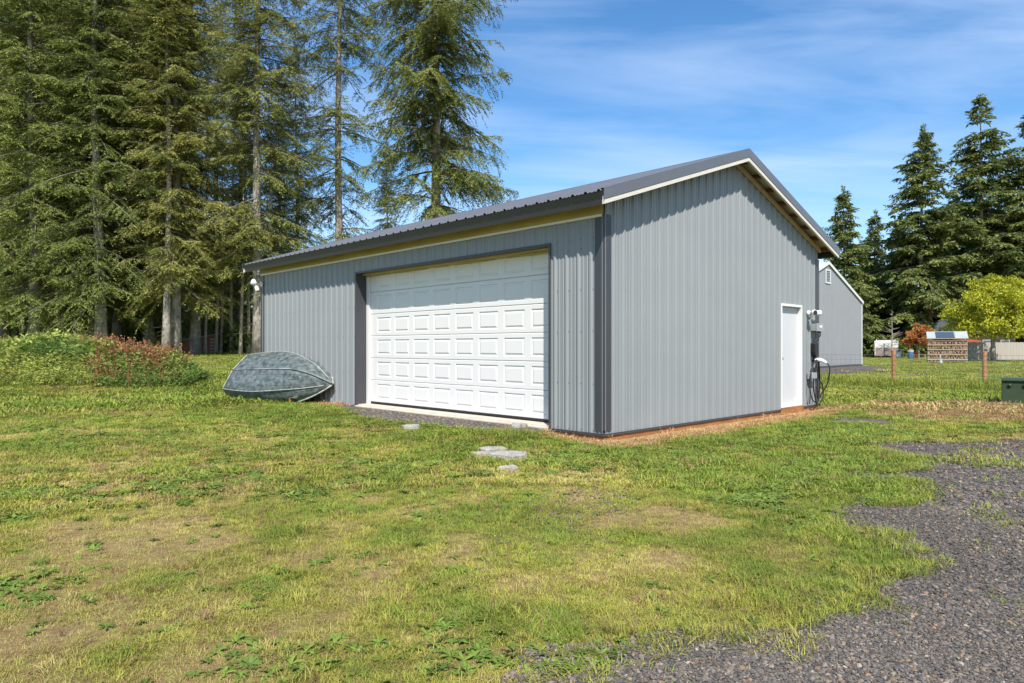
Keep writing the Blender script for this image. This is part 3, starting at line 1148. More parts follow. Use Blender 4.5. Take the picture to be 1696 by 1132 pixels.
    t = wall_thing('outlet_box', 6.80, -0.03, 0.66, 'grey outlet box low on the gable wall behind the looped cable', 'electrical box')
    mb = MB(); mb.box(-0.12, -0.07, 0, 0.10, 0.0, 0.14); mb.build('box_body', M_GREYBOX, t, bevel=0.006)
    mb = MB(); mb.box(-0.11, -0.115, 0.008, 0.11, -0.071, 0.135); mb.build('cover', M_GREYBOX, t, bevel=0.012)
    mb = MB(); mb.tube([(-0.05, -0.035, 0), (-0.05, -0.03, -0.16), (-0.05, -0.02, -0.52)], 0.012, 8); mb.build('conduit', M_GREYBOX, t, smooth=True)

    # camera light under the far eave corner (local frame: -x is outwards of the front wall)
    e = empty('security_camera', gl(-0.026, GL - 0.06, 2.93), ANG)
    tag(e, 'white security camera with a light at the far left eave corner', 'camera')
    mb = MB(); mb.tube([(0, 0, 0), (-0.03, 0, 0)], 0.06, 14); mb.tube([(-0.03, 0, 0), (-0.12, 0.03, 0.0)], 0.022, 8); mb.build('bracket', M_PLASTIC, e, smooth=False)
    mb = MB(); c = Vector((-0.16, 0.05, 0.03)); d = Vector((-0.75, 0.1, 0.25)).normalized()
    mb.tube([c - d * 0.06, c - d * 0.04, c + d * 0.04, c + d * 0.09, c + d * 0.10], [0.03, 0.07, 0.085, 0.07, 0.045], 14)
    h = mb.build('lamp_head', M_PLASTIC, e, smooth=True)
    mb = MB(); d2 = Vector((0.15, -0.35, -0.9)).normalized(); c2 = Vector((-0.14, 0.04, -0.05))
    mb.tube([c2, c2 + d2 * 0.02, c2 + d2 * 0.13, c2 + d2 * 0.14], [0.03, 0.045, 0.05, 0.047], 14)
    k = mb.build('camera_head', M_PLASTIC, e, smooth=True)
    mb = MB(); mb.tube([c2 + d2 * 0.1405, c2 + d2 * 0.143], 0.035, 12); mb.build('lens', M_GLASSY, k)


build_fittings()

# ------------------------------------------------------------------ boat leaning on the front wall
M_HULL = material('weathered_boat_paint', (0.026, 0.039, 0.036), 0.5, 0.4, col2=(0.170, 0.195, 0.192), vscale=9.0, stretch=(0.9, 1.2, 1.2), bump=0.2, bscale=30, detail=12)
M_RAIL = material('worn_boat_rail', (0.42, 0.42, 0.38), 0.5, 0.4, col2=(0.17, 0.19, 0.17), vscale=14)
M_KEEL = material('boat_keel_strip', (0.055, 0.065, 0.065), 0.55, 0.4, col2=(0.34, 0.35, 0.34), vscale=1.4)
M_INSIDE = material('boat_inside', (0.10, 0.115, 0.10), 0.7, 0.2, var=0.2, vscale=6)


def build_boat():
    Lb = 3.55
    NS = 25
    secs = []
    for i in range(NS):
        t = i / (NS - 1)
        q = max(0.0, (t - 0.42) / 0.58)
        bg = (0.60 + 0.07 * math.sin(math.pi * min(t / 0.7, 1) * 0.9)) * (1 - q ** 3.4) + 0.012
        zg = -0.13 * t ** 2
        s = max(0.0, (t - 0.62) / 0.38)
        zk = 0.44 - (0.44 - zg - 0.03) * s ** 2.9
        bc = bg * (0.84 - 0.22 * q ** 1.5)
        zc = 0.365 + 0.0 * t
        zc = zc - (zc - zg - 0.015) * max(0, (t - 0.45) / 0.55) ** 1.9
        zc = min(zc, zk - 0.012 * (1 - t))
        ring = [(bg, zg), ((bg + bc) / 2 + 0.012 * (1 - q), (zg + zc) / 2), (bc, zc), (bc * 0.5, zc + (zk - zc) * 0.55), (0, zk)]
        full = [(y, z) for y, z in ring] + [(-y, z) for y, z in ring[-2::-1]]
        secs.append([(t * Lb + 0.10 * q * 0, y, z) for y, z in full])
    V, F = [], []
    m = len(secs[0])
    for s_ in secs:
        V += s_
    for i in range(NS - 1):
        for k in range(m - 1):
            F.append((i * m + k, i * m + k + 1, (i + 1) * m + k + 1, (i + 1) * m + k))
    F.append(tuple(range(m - 1, -1, -1)))      # transom
    boat = empty('rowboat')
    tag(boat, 'upturned weathered blue-grey rowboat leaning on the front wall left of the garage door', 'boat')
    hull = MB().add(V, F).build('hull', M_HULL, boat, smooth=True)
    hull.data.polygons[-1].use_smooth = False
    sol = hull.modifiers.new('skin', 'SOLIDIFY'); sol.thickness = 0.012; sol.offset = -1
    g1 = [Vector(s_[0]) for s_ in secs]; g2 = [Vector(s_[-1]) for s_ in secs]
    for gpts in (g1, g2):
        MB().tube(gpts, 0.018, 7).build('gunwale', M_RAIL, boat, smooth=True)
    for idx, sg in ((2, 1), (m - 3, -1)):
        MB().tube([Vector(s_[idx]) + Vector((0, 0.004 * sg, 0)) for s_ in secs[:-1]], 0.011, 6).build('spray_rail', M_RAIL, boat, smooth=True)
    kp = [Vector(s_[m // 2]) + Vector((0, 0, 0.008)) for s_ in secs]
    MB().tube(kp, [0.012 + 0.006 * (i / NS) for i in range(NS)], 6).build('keel', M_KEEL, boat, smooth=True)
    MB().tube([Vector(p) + Vector((-0.004, 0, 0)) for p in secs[0]], 0.012, 6).build('transom_edge', M_RAIL, boat, smooth=True)
    for lo_, hi_, f in ((2, 3, 0.45), (3, 4, 0.0), (3, 4, 0.5), (1, 2, 0.5)):      # pressed ribs along the hull
        for mir in (0, 1):
            pts = []
            for s_ in secs[:-3]:
                a_ = Vector(s_[lo_ if not mir else m - 1 - lo_]); b_ = Vector(s_[hi_ if not mir else m - 1 - hi_])
                pts.append(a_.lerp(b_, f))
            MB().tube(pts, 0.0038, 5).build('hull_rib', M_HULL, boat, smooth=True)
    for x in (0.9, 1.9, 2.7):                  # thwarts inside
        i = int(x / Lb * (NS - 1)); w = secs[i][0][1] - 0.03
        MB().box(x - 0.12, -w, 0.03, x + 0.12, w, 0.055).build('thwart', M_INSIDE, boat)
    # bow ring and a loop of rope
    b = Vector(secs[-1][m // 2])
    MB().tube([b + Vector((0.012, 0, 0.03)), b + Vector((0.05, 0, 0.035)), b + Vector((0.06, 0, 0.0)), b + Vector((0.045, 0, -0.03)), b + Vector((0.01, 0, -0.03))], 0.009, 6).build('bow_eye', M_RAIL, boat, smooth=True)
    # pose
    ts, tz, to = 10.85, 0.50, 0.50
    bs, bz, bo = 7.42, 0.60, 0.20
    def wp(s_, out, z):
        return gl(-out, s_, z)
    p0, p1 = wp(ts, to, tz), wp(bs, bo, bz)
    X = (p1 - p0).normalized()
    th = R(52)
    out = -UR
    Zd = (Vector((0, 0, 1)) * math.cos(th) + out * math.sin(th))
    Y = Zd.cross(X).normalized()
    Zd = X.cross(Y).normalized()
    M = Matrix((X, Y, Zd)).transposed().to_4x4()
    M.translation = p0
    boat.matrix_world = M
    return boat


BOAT = build_boat()
for (s_, o1, z1, L_, rz, lab) in ((7.75, 0.30, 0.035, 1.5, 0.10, 'rust-brown plank lying on the ground under the bow of the rowboat'),
                                  (7.25, 0.16, 0.10, 0.75, -0.06, 'short rust-brown board against the front wall beside the rowboat bow')):
    e = empty('wood_plank', gl(-o1, s_, z1), ANG + math.pi / 2 + rz)
    tag(e, lab, 'plank')
    mb = MB(); mb.box(-L_ / 2, -0.07, -0.02, L_ / 2, 0.07, 0.02); mb.build('board', M_TREATED, e, bevel=0.004)
e = empty('wood_stake', gl(-0.62, 8.25, 0.0), ANG)
tag(e, 'short brown wooden stake propping the rowboat near its bow', 'stake')
mb = MB(); mb.box(-0.02, -0.02, -0.1, 0.02, 0.02, 0.22); mb.build('stake_post', M_TREATED, e, bevel=0.003)

# ------------------------------------------------------------------ flat stones in the lawn
M_STONE = material('pale_concrete_stone', (0.38, 0.355, 0.315), 0.9, 0.2, col2=(0.24, 0.225, 0.195), vscale=14, bump=0.9, bscale=40)


def flat_stone(x, y, w, d, h, seed, label):
    rs = random.Random(seed)
    n = 13
    rings = []
    for (f, zf) in ((1.0, -0.06 / h), (0.97, 0.55), (0.86, 0.9), (0.55, 1.0), (0.25, 1.0)):
        rings.append((f, zf))
    base = [rs.uniform(0.62, 1.12) for _ in range(n)]
    V, F = [], []
    for f, zf in rings:
        for k in range(n):
            a = 2 * math.pi * k / n
            r = base[k] * f * rs.uniform(0.94, 1.05)
            V.append((w * r * math.cos(a), d * r * math.sin(a), h * zf * rs.uniform(0.72, 1.05) if zf > 0 else h * zf))
    V.append((0, 0, h * rs.uniform(0.7, 0.95)))
    for i in range(len(rings) - 1):
        for k in range(n):
            k2 = (k + 1) % n
            F.append((i * n + k, i * n + k2, (i + 1) * n + k2, (i + 1) * n + k))
    F += [((len(rings) - 1) * n + k, (len(rings) - 1) * n + (k + 1) % n, len(V) - 1) for k in range(n)]
    o = MB().add(V, F).build('flat_stone', M_STONE)
    o.location = (x, y, float(hz(x, y)) + 0.012)
    return tag(o, label, 'stone', 'pale stones in the lawn')


flat_stone(-0.03, 8.26, 0.24, 0.22, 0.055, 1, 'largest pale flat stone in the lawn in front of the garage door')
flat_stone(-0.27, 8.75, 0.19, 0.14, 0.04, 2, 'pale flat stone just behind the largest stone in the lawn')
flat_stone(-0.03, 7.40, 0.11, 0.09, 0.035, 3, 'small pale stone nearest the camera, in front of the largest lawn stone')
flat_stone(-0.38, 8.42, 0.15, 0.10, 0.03, 6, 'pale flat stone left of the largest stone in the lawn')
flat_stone(-1.53, 10.60, 0.17, 0.13, 0.045, 4, 'pale stone farthest left, in the grass before the gravel strip')
flat_stone(0.11, 10.55, 0.15, 0.13, 0.06, 5, 'pale stone in dry grass by the right foot of the garage door')

# ------------------------------------------------------------------ far barn
M_BARN = material('barn_siding_grey', (0.225, 0.23, 0.24), 0.45, 0.4, var=0.03, vscale=1.0, rnd=0.01)
M_BTRIM = material('barn_white_trim', (0.60, 0.60, 0.58), 0.45, 0.4)
M_BROOF = material('barn_white_roof', (0.72, 0.73, 0.73), 0.4, 0.5, var=0.03, vscale=1)


def build_barn():
    W, D = 13.2, 16.0
    dirx = Vector((0.6927, 0.7212, 0))
    P = Vector((24.5, 48.0, 0)) - dirx * W
    b = empty('barn', P, math.atan2(dirx.y, dirx.x))
    tag(b, 'large grey ribbed steel barn with white trim behind the garage', 'barn')
    EZ, s = 4.40, 0.33
    top = lambda x: EZ + s * min(x, W - x)
    m_ = MB(); m_.prism([(0.01, 0.01, 0.02), (W - 0.01, 0.01, 0.02), (W - 0.01, 0.01, EZ), (W / 2, 0.01, top(W / 2)), (0.01, 0.01, EZ)], (0, D - 0.02, 0))
    w = m_.build('wall', M_BARN, b)
    U = (0, 0, 1)
    for a, c in cuts(0, W, PW):
        rib_panel('siding_panel', (0, 0, 0), (1, 0, 0), U, (0, -1, 0), a, c, lambda q: 0.12, top, M_BARN, w, extra=(W / 2,), mn=None)
    for a, c in cuts(0, D, PW):
        rib_panel('siding_panel', (W, 0, 0), (0, 1, 0), U, (1, 0, 0), a, c, lambda q: 0.12, lambda q: EZ, M_BARN, w, mn=None)
        rib_panel('siding_panel', (0, 0, 0), (0, 1, 0), U, (-1, 0, 0), a, c, lambda q: 0.12, lambda q: EZ, M_BARN, w, mn=None)
    m_ = MB(); m_.box(-0.03, -0.032, 0.02, W + 0.03, -0.022, 0.16); m_.build('base_trim', M_CHAR, b)
    zr = top(W / 2)
    m_ = MB()
    for sx in (1, -1):
        ex = -0.12 if sx == 1 else W + 0.12
        e = Vector((ex, -0.06, EZ - 0.12 * s + 0.05)); r = Vector((W / 2, -0.06, zr + 0.05))
        m_.prism([e, r, r + Vector((0, 0, 0.05)), e + Vector((0, 0, 0.05))], (0, D + 0.12, 0))
    rf = m_.build('roof', M_BROOF, b)
    for sx in (1, -1):
        ex = -0.12 if sx == 1 else W + 0.12
        Uv = Vector((sx, 0, s)).normalized(); Nv = Vector((-sx * s, 0, 1)).normalized()
        ln = (W / 2 + 0.12) * math.sqrt(1 + s * s)
        for a, c in cuts(-0.06, D + 0.06, PW):
            rib_panel('roof_panel', (ex, 0, EZ - 0.12 * s + 0.102), (0, 1, 0), Uv, Nv, a, c, lambda q: 0, lambda q: ln, M_BROOF, rf, mn=None)
    for sx in (1, -1):
        ex = -0.12 if sx == 1 else W + 0.12
        e = Vector((ex, -0.10, EZ - 0.12 * s + 0.17)); r = Vector((W / 2, -0.10, zr + 0.17))
        m_ = MB(); m_.prism([e, r, r - Vector((0, 0, 0.19)), e - Vector((0, 0, 0.19))], (0, 0.035, 0)); m_.build('rake_trim', M_BTRIM, rf)
    for cx in (0, W):
        m_ = MB(); x0, x1 = sorted((cx + (0.03 if cx else -0.03), cx + (-0.14 if cx else 0.14)))
        m_.box(x0, -0.036, 0.12, x1, -0.026, EZ - 0.08); m_.build('corner_trim', M_BTRIM, b)
    vx, vz = 6.55, 5.78
    m_ = MB()
    for bx in ((vx - 0.44, vz - 0.44, vx + 0.44, vz - 0.36), (vx - 0.44, vz + 0.36, vx + 0.44, vz + 0.44), (vx - 0.44, vz - 0.36, vx - 0.35, vz + 0.36), (vx + 0.35, vz - 0.36, vx + 0.44, vz + 0.36)):
        m_.box(bx[0], -0.06, bx[1], bx[2], -0.022, bx[3])
    v = m_.build('gable_vent', M_BTRIM, b)
    for k in range(7):
        z = vz - 0.33 + 0.1 * k
        m_ = MB(); m_.prism([(vx - 0.35, -0.024, z), (vx - 0.35, -0.05, z - 0.03), (vx - 0.35, -0.048, z - 0.02), (vx - 0.35, -0.024, z + 0.03)], (0.7, 0, 0)); m_.build('vent_slat', M_BARN, v)


build_barn()

# ------------------------------------------------------------------ trees
M_PALEBARK = material('pale_thin_bark', (0.34, 0.28, 0.21), 0.9, 0.15, col2=(0.50, 0.43, 0.34), vscale=5, stretch=(1, 1, 0.5))
M_BARK = material('conifer_bark', (0.13, 0.112, 0.095), 0.9, 0.15, col2=(0.42, 0.375, 0.32), vscale=3.0, stretch=(1.3, 1.3, 0.9), bump=0.8, bscale=14, detail=8)
M_LIMB = material('conifer_limb_bark', (0.105, 0.085, 0.062), 0.9, 0.1, col2=(0.20, 0.17, 0.13), vscale=3)
M_BARK2 = material('grey_limb_bark', (0.20, 0.175, 0.145), 0.9, 0.15, col2=(0.40, 0.36, 0.31), vscale=4, stretch=(1.5, 1.5, 0.5))


def needle_material(name, c1, c2, trans=0.30):
    m = bpy.data.materials.new(name)
    m.use_nodes = True
    nt = m.node_tree
    N, Lk = nt.nodes.new, nt.links.new
    p = nt.nodes['Principled BSDF']
    p.inputs['Roughness'].default_value = 0.65
    p.inputs['Specular IOR Level'].default_value = 0.3
    tc = N('ShaderNodeTexCoord')
    n = N('ShaderNodeTexNoise'); n.inputs['Scale'].default_value = 0.55; n.inputs['Detail'].default_value = 3
    Lk(tc.outputs['Object'], n.inputs['Vector'])
    geo = N('ShaderNodeNewGeometry')
    ad = N('ShaderNodeMath'); ad.operation = 'MULTIPLY_ADD'; ad.inputs[1].default_value = 0.45; ad.inputs[2].default_value = -0.22
    Lk(geo.outputs['Random Per Island'], ad.inputs[0])
    a2 = N('ShaderNodeMath'); a2.operation = 'ADD'; Lk(n.outputs['Fac'], a2.inputs[0]); Lk(ad.outputs[0], a2.inputs[1])
    mr = N('ShaderNodeMapRange'); mr.inputs['From Min'].default_value = 0.25; mr.inputs['From Max'].default_value = 0.75
    Lk(a2.outputs[0], mr.inputs['Value'])
    mx = N('ShaderNodeMix'); mx.data_type = 'RGBA'
    mx.inputs[6].default_value = (*c1, 1); mx.inputs[7].default_value = (*c2, 1)
    Lk(mr.outputs[0], mx.inputs['Factor'])
    oi = N('ShaderNodeObjectInfo')
    hs = N('ShaderNodeHueSaturation')
    m2 = N('ShaderNodeMapRange'); m2.inputs['To Min'].default_value = 0.78; m2.inputs['To Max'].default_value = 1.22
    Lk(oi.outputs['Random'], m2.inputs['Value']); Lk(m2.outputs[0], hs.inputs['Value']); Lk(mx.outputs[2], hs.inputs['Color'])
    m3 = N('ShaderNodeMapRange'); m3.inputs['To Min'].default_value = 0.515; m3.inputs['To Max'].default_value = 0.487
    Lk(oi.outputs['Random'], m3.inputs['Value']); Lk(m3.outputs[0], hs.inputs['Hue'])
    Lk(hs.outputs[0], p.inputs['Base Color'])
    tr = N('ShaderNodeBsdfTranslucent'); Lk(hs.outputs[0], tr.inputs['Color'])
    ms = N('ShaderNodeMixShader'); ms.inputs[0].default_value = trans
    Lk(p.outputs[0], ms.inputs[1]); Lk(tr.outputs[0], ms.inputs[2])
    Lk(ms.outputs[0], nt.nodes['Material Output'].inputs[0])
    return m


M_NEEDLE = needle_material('spruce_needles', (0.070, 0.102, 0.025), (0.250, 0.285, 0.066))
M_NEEDLE_D = needle_material('fir_needles_far', (0.054, 0.086, 0.026), (0.200, 0.235, 0.060))
M_NEEDLE_Y = needle_material('needles_olive', (0.105, 0.126, 0.030), (0.330, 0.330, 0.085))
M_LIME = needle_material('lime_leaves', (0.25, 0.27, 0.018), (0.63, 0.585, 0.052), 0.4)
M_ORANGE = needle_material('maple_leaves_orange', (0.26, 0.10, 0.035), (0.52, 0.22, 0.06), 0.35)
M_SHRUB = needle_material('shrub_leaves', (0.07, 0.105, 0.022), (0.22, 0.26, 0.06), 0.35)


def kites(P, D, S, l, w):
    """leaf-like quads: base P, direction D, side S, length l, half-width w"""
    l = l[:, None]; w = w[:, None]
    V = np.stack([P, P + D * l * 0.55 + S * w, P + D * l, P + D * l * 0.55 - S * w], 1).reshape(-1, 3)
    F = np.arange(len(V)).reshape(-1, 4)
    return V, F


def nrm(a):
    return a / np.maximum(np.linalg.norm(a, axis=1, keepdims=True), 1e-9)


def conifer_meshes(seed, H, cb, Rm, whorl=0.42, per=(3, 5), droop=0.25, tr=0.30, dens=1.0, kl=0.185, kw=0.0215, gaps=0.0, top_pow=0.75,
                   hang=0.42, mat=None, bark=None, fill=0, dead=True, lean=0.0, base_len=0.75, wild=0.25):
    rs = np.random.RandomState(seed)
    mb = MB()
    bend = [(lean * (z / H) * 1.0 + 0.12 * math.sin(z * 0.21 + seed), 0.12 * math.cos(z * 0.17 + seed * 2)) for z in np.linspace(0, H, 15)]
    zs = np.linspace(0, H, 15)
    bx = lambda z: np.array([np.interp(z, zs, [b[0] for b in bend]), np.interp(z, zs, [b[1] for b in bend])]) - np.array(bend[0])
    path = [(*bx(z), z - 0.15) for z in zs]
    rad = [tr * (1.35 if i == 0 else 1.0) * (1 - 0.97 * (z / H) ** 0.85) + 0.012 for i, z in enumerate(zs)]
    mb.tube(path, rad, 10)
    n_trunk = len(mb.f)
    PV, PF, off = [], [], 0
    z = cb
    gap_until = -1
    while z < H - 0.25:
        t = (z - cb) / (H - cb)
        if gaps > 0 and rs.rand() < gaps * 0.35:
            z += whorl * rs.uniform(0.8, 2.0)
            continue
        nb_ = rs.randint(per[0], per[1] + 1)
        for bi in range(nb_ + fill):
            az = rs.rand() * 2 * math.pi
            prof = (1 - t) ** top_pow * (base_len + (1 - base_len) * min(1, t / 0.25))
            L_ = Rm * prof * rs.uniform(0.62, 1.0 + wild) + 0.22
            if (gaps > 0 and rs.rand() < gaps) or bi >= nb_:
                L_ *= 0.42
            zz = z + rs.uniform(-0.5, 0.5) * whorl
            pitch0 = math.radians(20 * t - 4 + rs.normal(0, 13))
            n = max(5, int(L_ / 0.22))
            u = np.linspace(0, 1, n)
            hd = np.array([math.cos(az), math.sin(az)])
            sway = rs.uniform(-0.12, 0.12) * L_
            rad_ = u * L_
            zc = zz + rad_ * math.tan(pitch0) - droop * L_ * u ** 1.7 * (1 - 0.45 * t) + 0.10 * L_ * np.maximum(0, u - 0.75) ** 1.5
            b0 = bx(zz)
            pts = np.stack([b0[0] + hd[0] * rad_ - hd[1] * sway * u ** 2, b0[1] + hd[1] * rad_ + hd[0] * sway * u ** 2, zc], 1)
            mb.tube(pts[::2] if n > 6 else pts, np.linspace(0.012 + 0.010 * L_, 0.006, len(pts[::2] if n > 6 else pts)), 4, cap=False)
            tang = nrm(np.gradient(pts, axis=0))
            side = nrm(np.cross(tang, np.array([0, 0, 1.0])))
            # secondary twigs
            start = 0.06 if t > 0.2 else 0.14
            ns = max(4, int(L_ * 7.5 * dens))
            uu = np.sort(rs.uniform(start, 1.0, ns))
            for q in uu:
                k = q * (n - 1); i0 = int(min(k, n - 2)); f = k - i0
                p = pts[i0] * (1 - f) + pts[i0 + 1] * f
                tg, sd = tang[i0], side[i0]
                sg = 1 if rs.rand() < 0.5 else -1
                ang = rs.uniform(0.7, 1.15)
                ls = (0.30 * L_ * (1 - q) ** 0.8 + 0.22) * rs.uniform(0.5, 1.35)
                d = tg * math.cos(ang) + sd * sg * math.sin(ang)
                m = max(3, int(ls / 0.066 * dens))
                v = np.linspace(0.05, 1, m)
                q_ = p + d * (v * ls)[:, None]
                q_[:, 2] -= hang * rs.uniform(0.4, 2.0) * ls * v ** 1.6 + rs.uniform(-0.06, 0.10)
                pr = np.repeat(q_, 2, axis=0)
                nk = len(pr)
                sgn = np.tile([1, -1], m)
                pd = np.cross(d, [0, 0, 1.0])
                dd = d[None, :] * rs.uniform(0.35, 0.9, (nk, 1)) + pd[None, :] * (sgn * rs.uniform(0.3, 0.9, nk))[:, None]
                dd[:, 2] += rs.uniform(-0.75, 0.22, nk) - 0.35 * hang
                dd = nrm(dd)
                ss = nrm(np.cross(dd, rs.normal(0, 0.55, (nk, 3)) + np.array([0, 0, 1.0])))
                V, F = kites(pr, dd, ss, rs.uniform(0.6, 1.25, nk) * kl, rs.uniform(0.7, 1.3, nk) * kw)
                PV.append(V); PF.append(F + off); off += len(V)
        z += whorl * rs.uniform(0.75, 1.25) * (1.0 - 0.35 * t)
    # leader
    nk = 50
    zt = rs.uniform(H - 1.4, H + 0.25, nk)
    pr = np.stack([np.full(nk, bx(H)[0]), np.full(nk, bx(H)[1]), zt], 1)
    dd = nrm(np.stack([rs.normal(0, 0.6, nk), rs.normal(0, 0.6, nk), rs.uniform(0.1, 1.0, nk)], 1))
    ss = nrm(np.cross(dd, rs.normal(0, 1, (nk, 3))))
    V, F = kites(pr, dd, ss, np.full(nk, kl * 0.9), np.full(nk, kw))
    PV.append(V); PF.append(F + off); off += len(V)
    if dead:                                   # dead stubs on the lower trunk
        for _ in range(int(cb * 5)):
            zz = rs.uniform(0.30 * cb, cb * 1.15); az = rs.rand() * 6.28; l = rs.uniform(0.4, 1.5)
            b0 = bx(zz)
            p0 = np.array([b0[0], b0[1], zz]); d = np.array([math.cos(az), math.sin(az), rs.uniform(-0.35, 0.1)])
            mb.tube([p0, p0 + d * l * 0.6, p0 + d * l + np.array([0, 0, -0.08])], [0.018, 0.011, 0.004], 3, cap=False)
    trunk = mb.mesh('trunk')
    trunk.materials.append(bark or M_BARK)
    trunk.materials.append(M_LIMB)
    trunk.polygons.foreach_set('material_index', [0] * n_trunk + [1] * (len(trunk.polygons) - n_trunk))
    trunk.polygons.foreach_set('use_smooth', [True] * len(trunk.polygons))
    crown = np_mesh('crown', np.concatenate(PV), np.concatenate(PF), mat or M_NEEDLE)
    return trunk, crown


def place_tree(name, meshes, x, y, rz, sc, label, group=None, szf=1.0, z=None):
    z = float(hz(x, y)) if z is None else z
    e = empty(name, (x, y, z), rz)
    e.scale = (sc, sc, sc * szf)
    tag(e, label, 'tree', group)
    for nm, me in zip(('trunk', 'crown'), meshes):
        o = bpy.data.objects.new(nm, me)
        link(o, e)
    return e


def px_at(px, d):
    return (px - 848) / 1135 * d


def build_conifers():
    dense = [conifer_meshes(101, 33, 3.1, 4.3, 0.46, (4, 6), 0.30, 0.34, 0.95, base_len=0.85, top_pow=0.5, fill=2),
             conifer_meshes(102, 32, 3.3, 4.0, 0.46, (4, 6), 0.36, 0.31, 0.95, base_len=0.9, top_pow=0.5, fill=2),
             conifer_meshes(103, 34, 3.8, 4.1, 0.48, (4, 6), 0.24, 0.29, 0.95, mat=M_NEEDLE_Y, top_pow=0.55, fill=2)]
    lean_ = [conifer_meshes(111, 34, 4.2, 3.6, 0.50, (4, 6), 0.26, 0.29, 1.0, gaps=0.12, mat=M_NEEDLE_Y, top_pow=0.5, fill=2),
             conifer_meshes(112, 35, 5.6, 3.5, 0.54, (4, 5), 0.28, 0.27, 1.0, gaps=0.20, mat=M_NEEDLE_Y, top_pow=0.5, fill=1)]
    sparse = conifer_meshes(120, 34, 5.4, 4.8, 0.60, (3, 5), 0.30, 0.40, 1.25, kl=0.215, kw=0.025, gaps=0.36, hang=0.75, mat=M_NEEDLE_Y, top_pow=0.22, lean=0.5, base_len=0.85, wild=0.35, fill=2)
    thin = [conifer_meshes(131, 21, 7.5, 1.9, 0.46, (3, 4), 0.2, 0.15, 0.7, gaps=0.1, bark=M_PALEBARK),
            conifer_meshes(132, 23, 8.5, 1.8, 0.46, (3, 4), 0.25, 0.17, 0.7, gaps=0.1, bark=M_PALEBARK)]
    # the belt of big trees left of and behind the garage: px in the photo's row, distance
    big = [
        (57, 40, dense[0], 0.3, 1.0, 'tall dense spruce at the left edge with a thick pale bare trunk foot'),
        (152, 43, lean_[0], 2.0, 0.95, 'slim conifer with a narrow pale trunk just left of the thick grey one'),
        (167, 40, dense[1], 1.1, 1.05, 'thick grey-trunked spruce rising behind the weedy mound'),
        (192, 47, dense[2], 4.0, 1.0, 'shaded conifer right behind the thick grey-trunked spruce'),
        (247, 46, dense[0], 2.5, 0.9, 'conifer with a slim grey trunk behind the red weeds on the mound'),
        (275, 40, lean_[1], 0.7, 0.85, 'slightly leaning conifer with a pale trunk at the end of the mound'),
        (290, 41, dense[2], 5.1, 1.0, 'conifer with a stout brown trunk beside the small red shed'),
        (323, 45, lean_[0], 3.3, 1.05, 'dark-trunked conifer standing in front of the red shed'),
        (428, 42, lean_[0], 4.4, 1.10, 'tall conifer whose trunk stands at the far left corner of the garage'),
        (566, 45, lean_[1], 1.9, 1.12, 'slender open conifer behind the middle of the garage roof'),
        (722, 40, sparse, 2.55, 1.0, 'tall sparse conifer with drooping boughs, rightmost behind the garage roof'),
        (8, 47, dense[1], 3.9, 1.0, 'dense conifer at the very left edge of the picture'),
        (105, 48, dense[2], 0.2, 0.95, 'dense conifer between the two thick-trunked spruces on the left'),
        (-70, 42, dense[0], 5.0, 0.98, 'dense conifer just outside the left edge of the picture'),
        (225, 54, dense[1], 1.7, 1.0, 'dense conifer in the second row behind the weedy mound'),
        (362, 64, lean_[1], 2.9, 1.05, 'open conifer in the second row right of the red shed'),
        (490, 56, lean_[0], 0.9, 0.80, 'open conifer in the second row behind the garage left end'),
        (462, 50, dense[2], 3.6, 0.62, 'lower bushy olive conifer just behind the garage left end'),
        (-20, 55, dense[2], 2.2, 1.0, 'dense second-row conifer at the far left edge'),
        (40, 53, dense[1], 5.5, 1.0, 'dense second-row conifer left of the first thick trunk'),
        (84, 57, dense[0], 1.4, 1.05, 'dense second-row conifer behind the pale camper'),
        (132, 52, dense[1], 0.9, 1.0, 'dense second-row conifer above the left end of the mound'),
        (205, 60, dense[0], 3.1, 1.0, 'dense third-row conifer above the middle of the mound'),
        (262, 58, dense[2], 0.1, 0.92, 'dense second-row conifer left of the red shed'),
        (395, 60, lean_[0], 5.6, 0.9, 'open second-row conifer above the post at the lawn edge'),
        (640, 54, lean_[0], 0.4, 0.5, 'small conifer low between the two open trees behind the roof'),
    ]
    for px, d, ms, rz, sc, lab in big:
        place_tree('conifer_tree', ms, px_at(px, d), d, rz, sc, lab, 'tall conifers left of and behind the garage')
    rs = random.Random(5)
    for k, px in enumerate([-40, 20, 85, 122, 140, 212, 262, 305, 340, 358, 366, 384, 398, 412, 420, 445]):
        d = rs.uniform(54, 70) if px < 338 else rs.uniform(43.5, 48)
        place_tree('wood_tree', thin[k % 2], px_at(px, d), d, rs.uniform(0, 6), rs.uniform(0.8, 1.05) if px < 338 else rs.uniform(0.66, 0.8),
                   'thin pale-trunked conifer deep in the wood behind the lawn', 'thin trees deep in the wood')
    # firs on the right, beyond the yard
    far = [conifer_meshes(141, 36, 1.8, 8.2, 0.80, (5, 7), 0.22, 0.45, 0.52, kl=0.68, kw=0.10, mat=M_NEEDLE_D, dead=False, top_pow=0.78, base_len=0.9, wild=0.5, gaps=0.14),
           conifer_meshes(142, 31, 1.4, 8.0, 0.74, (5, 7), 0.20, 0.42, 0.52, kl=0.66, kw=0.10, mat=M_NEEDLE_D, dead=False, top_pow=0.85, base_len=0.9, gaps=0.2, wild=0.55),
           conifer_meshes(143, 24, 0.8, 6.0, 0.64, (5, 7), 0.25, 0.32, 0.55, kl=0.60, kw=0.09, mat=M_NEEDLE_D, dead=False, top_pow=0.85, base_len=0.95)]
    H0 = [36, 31, 24]
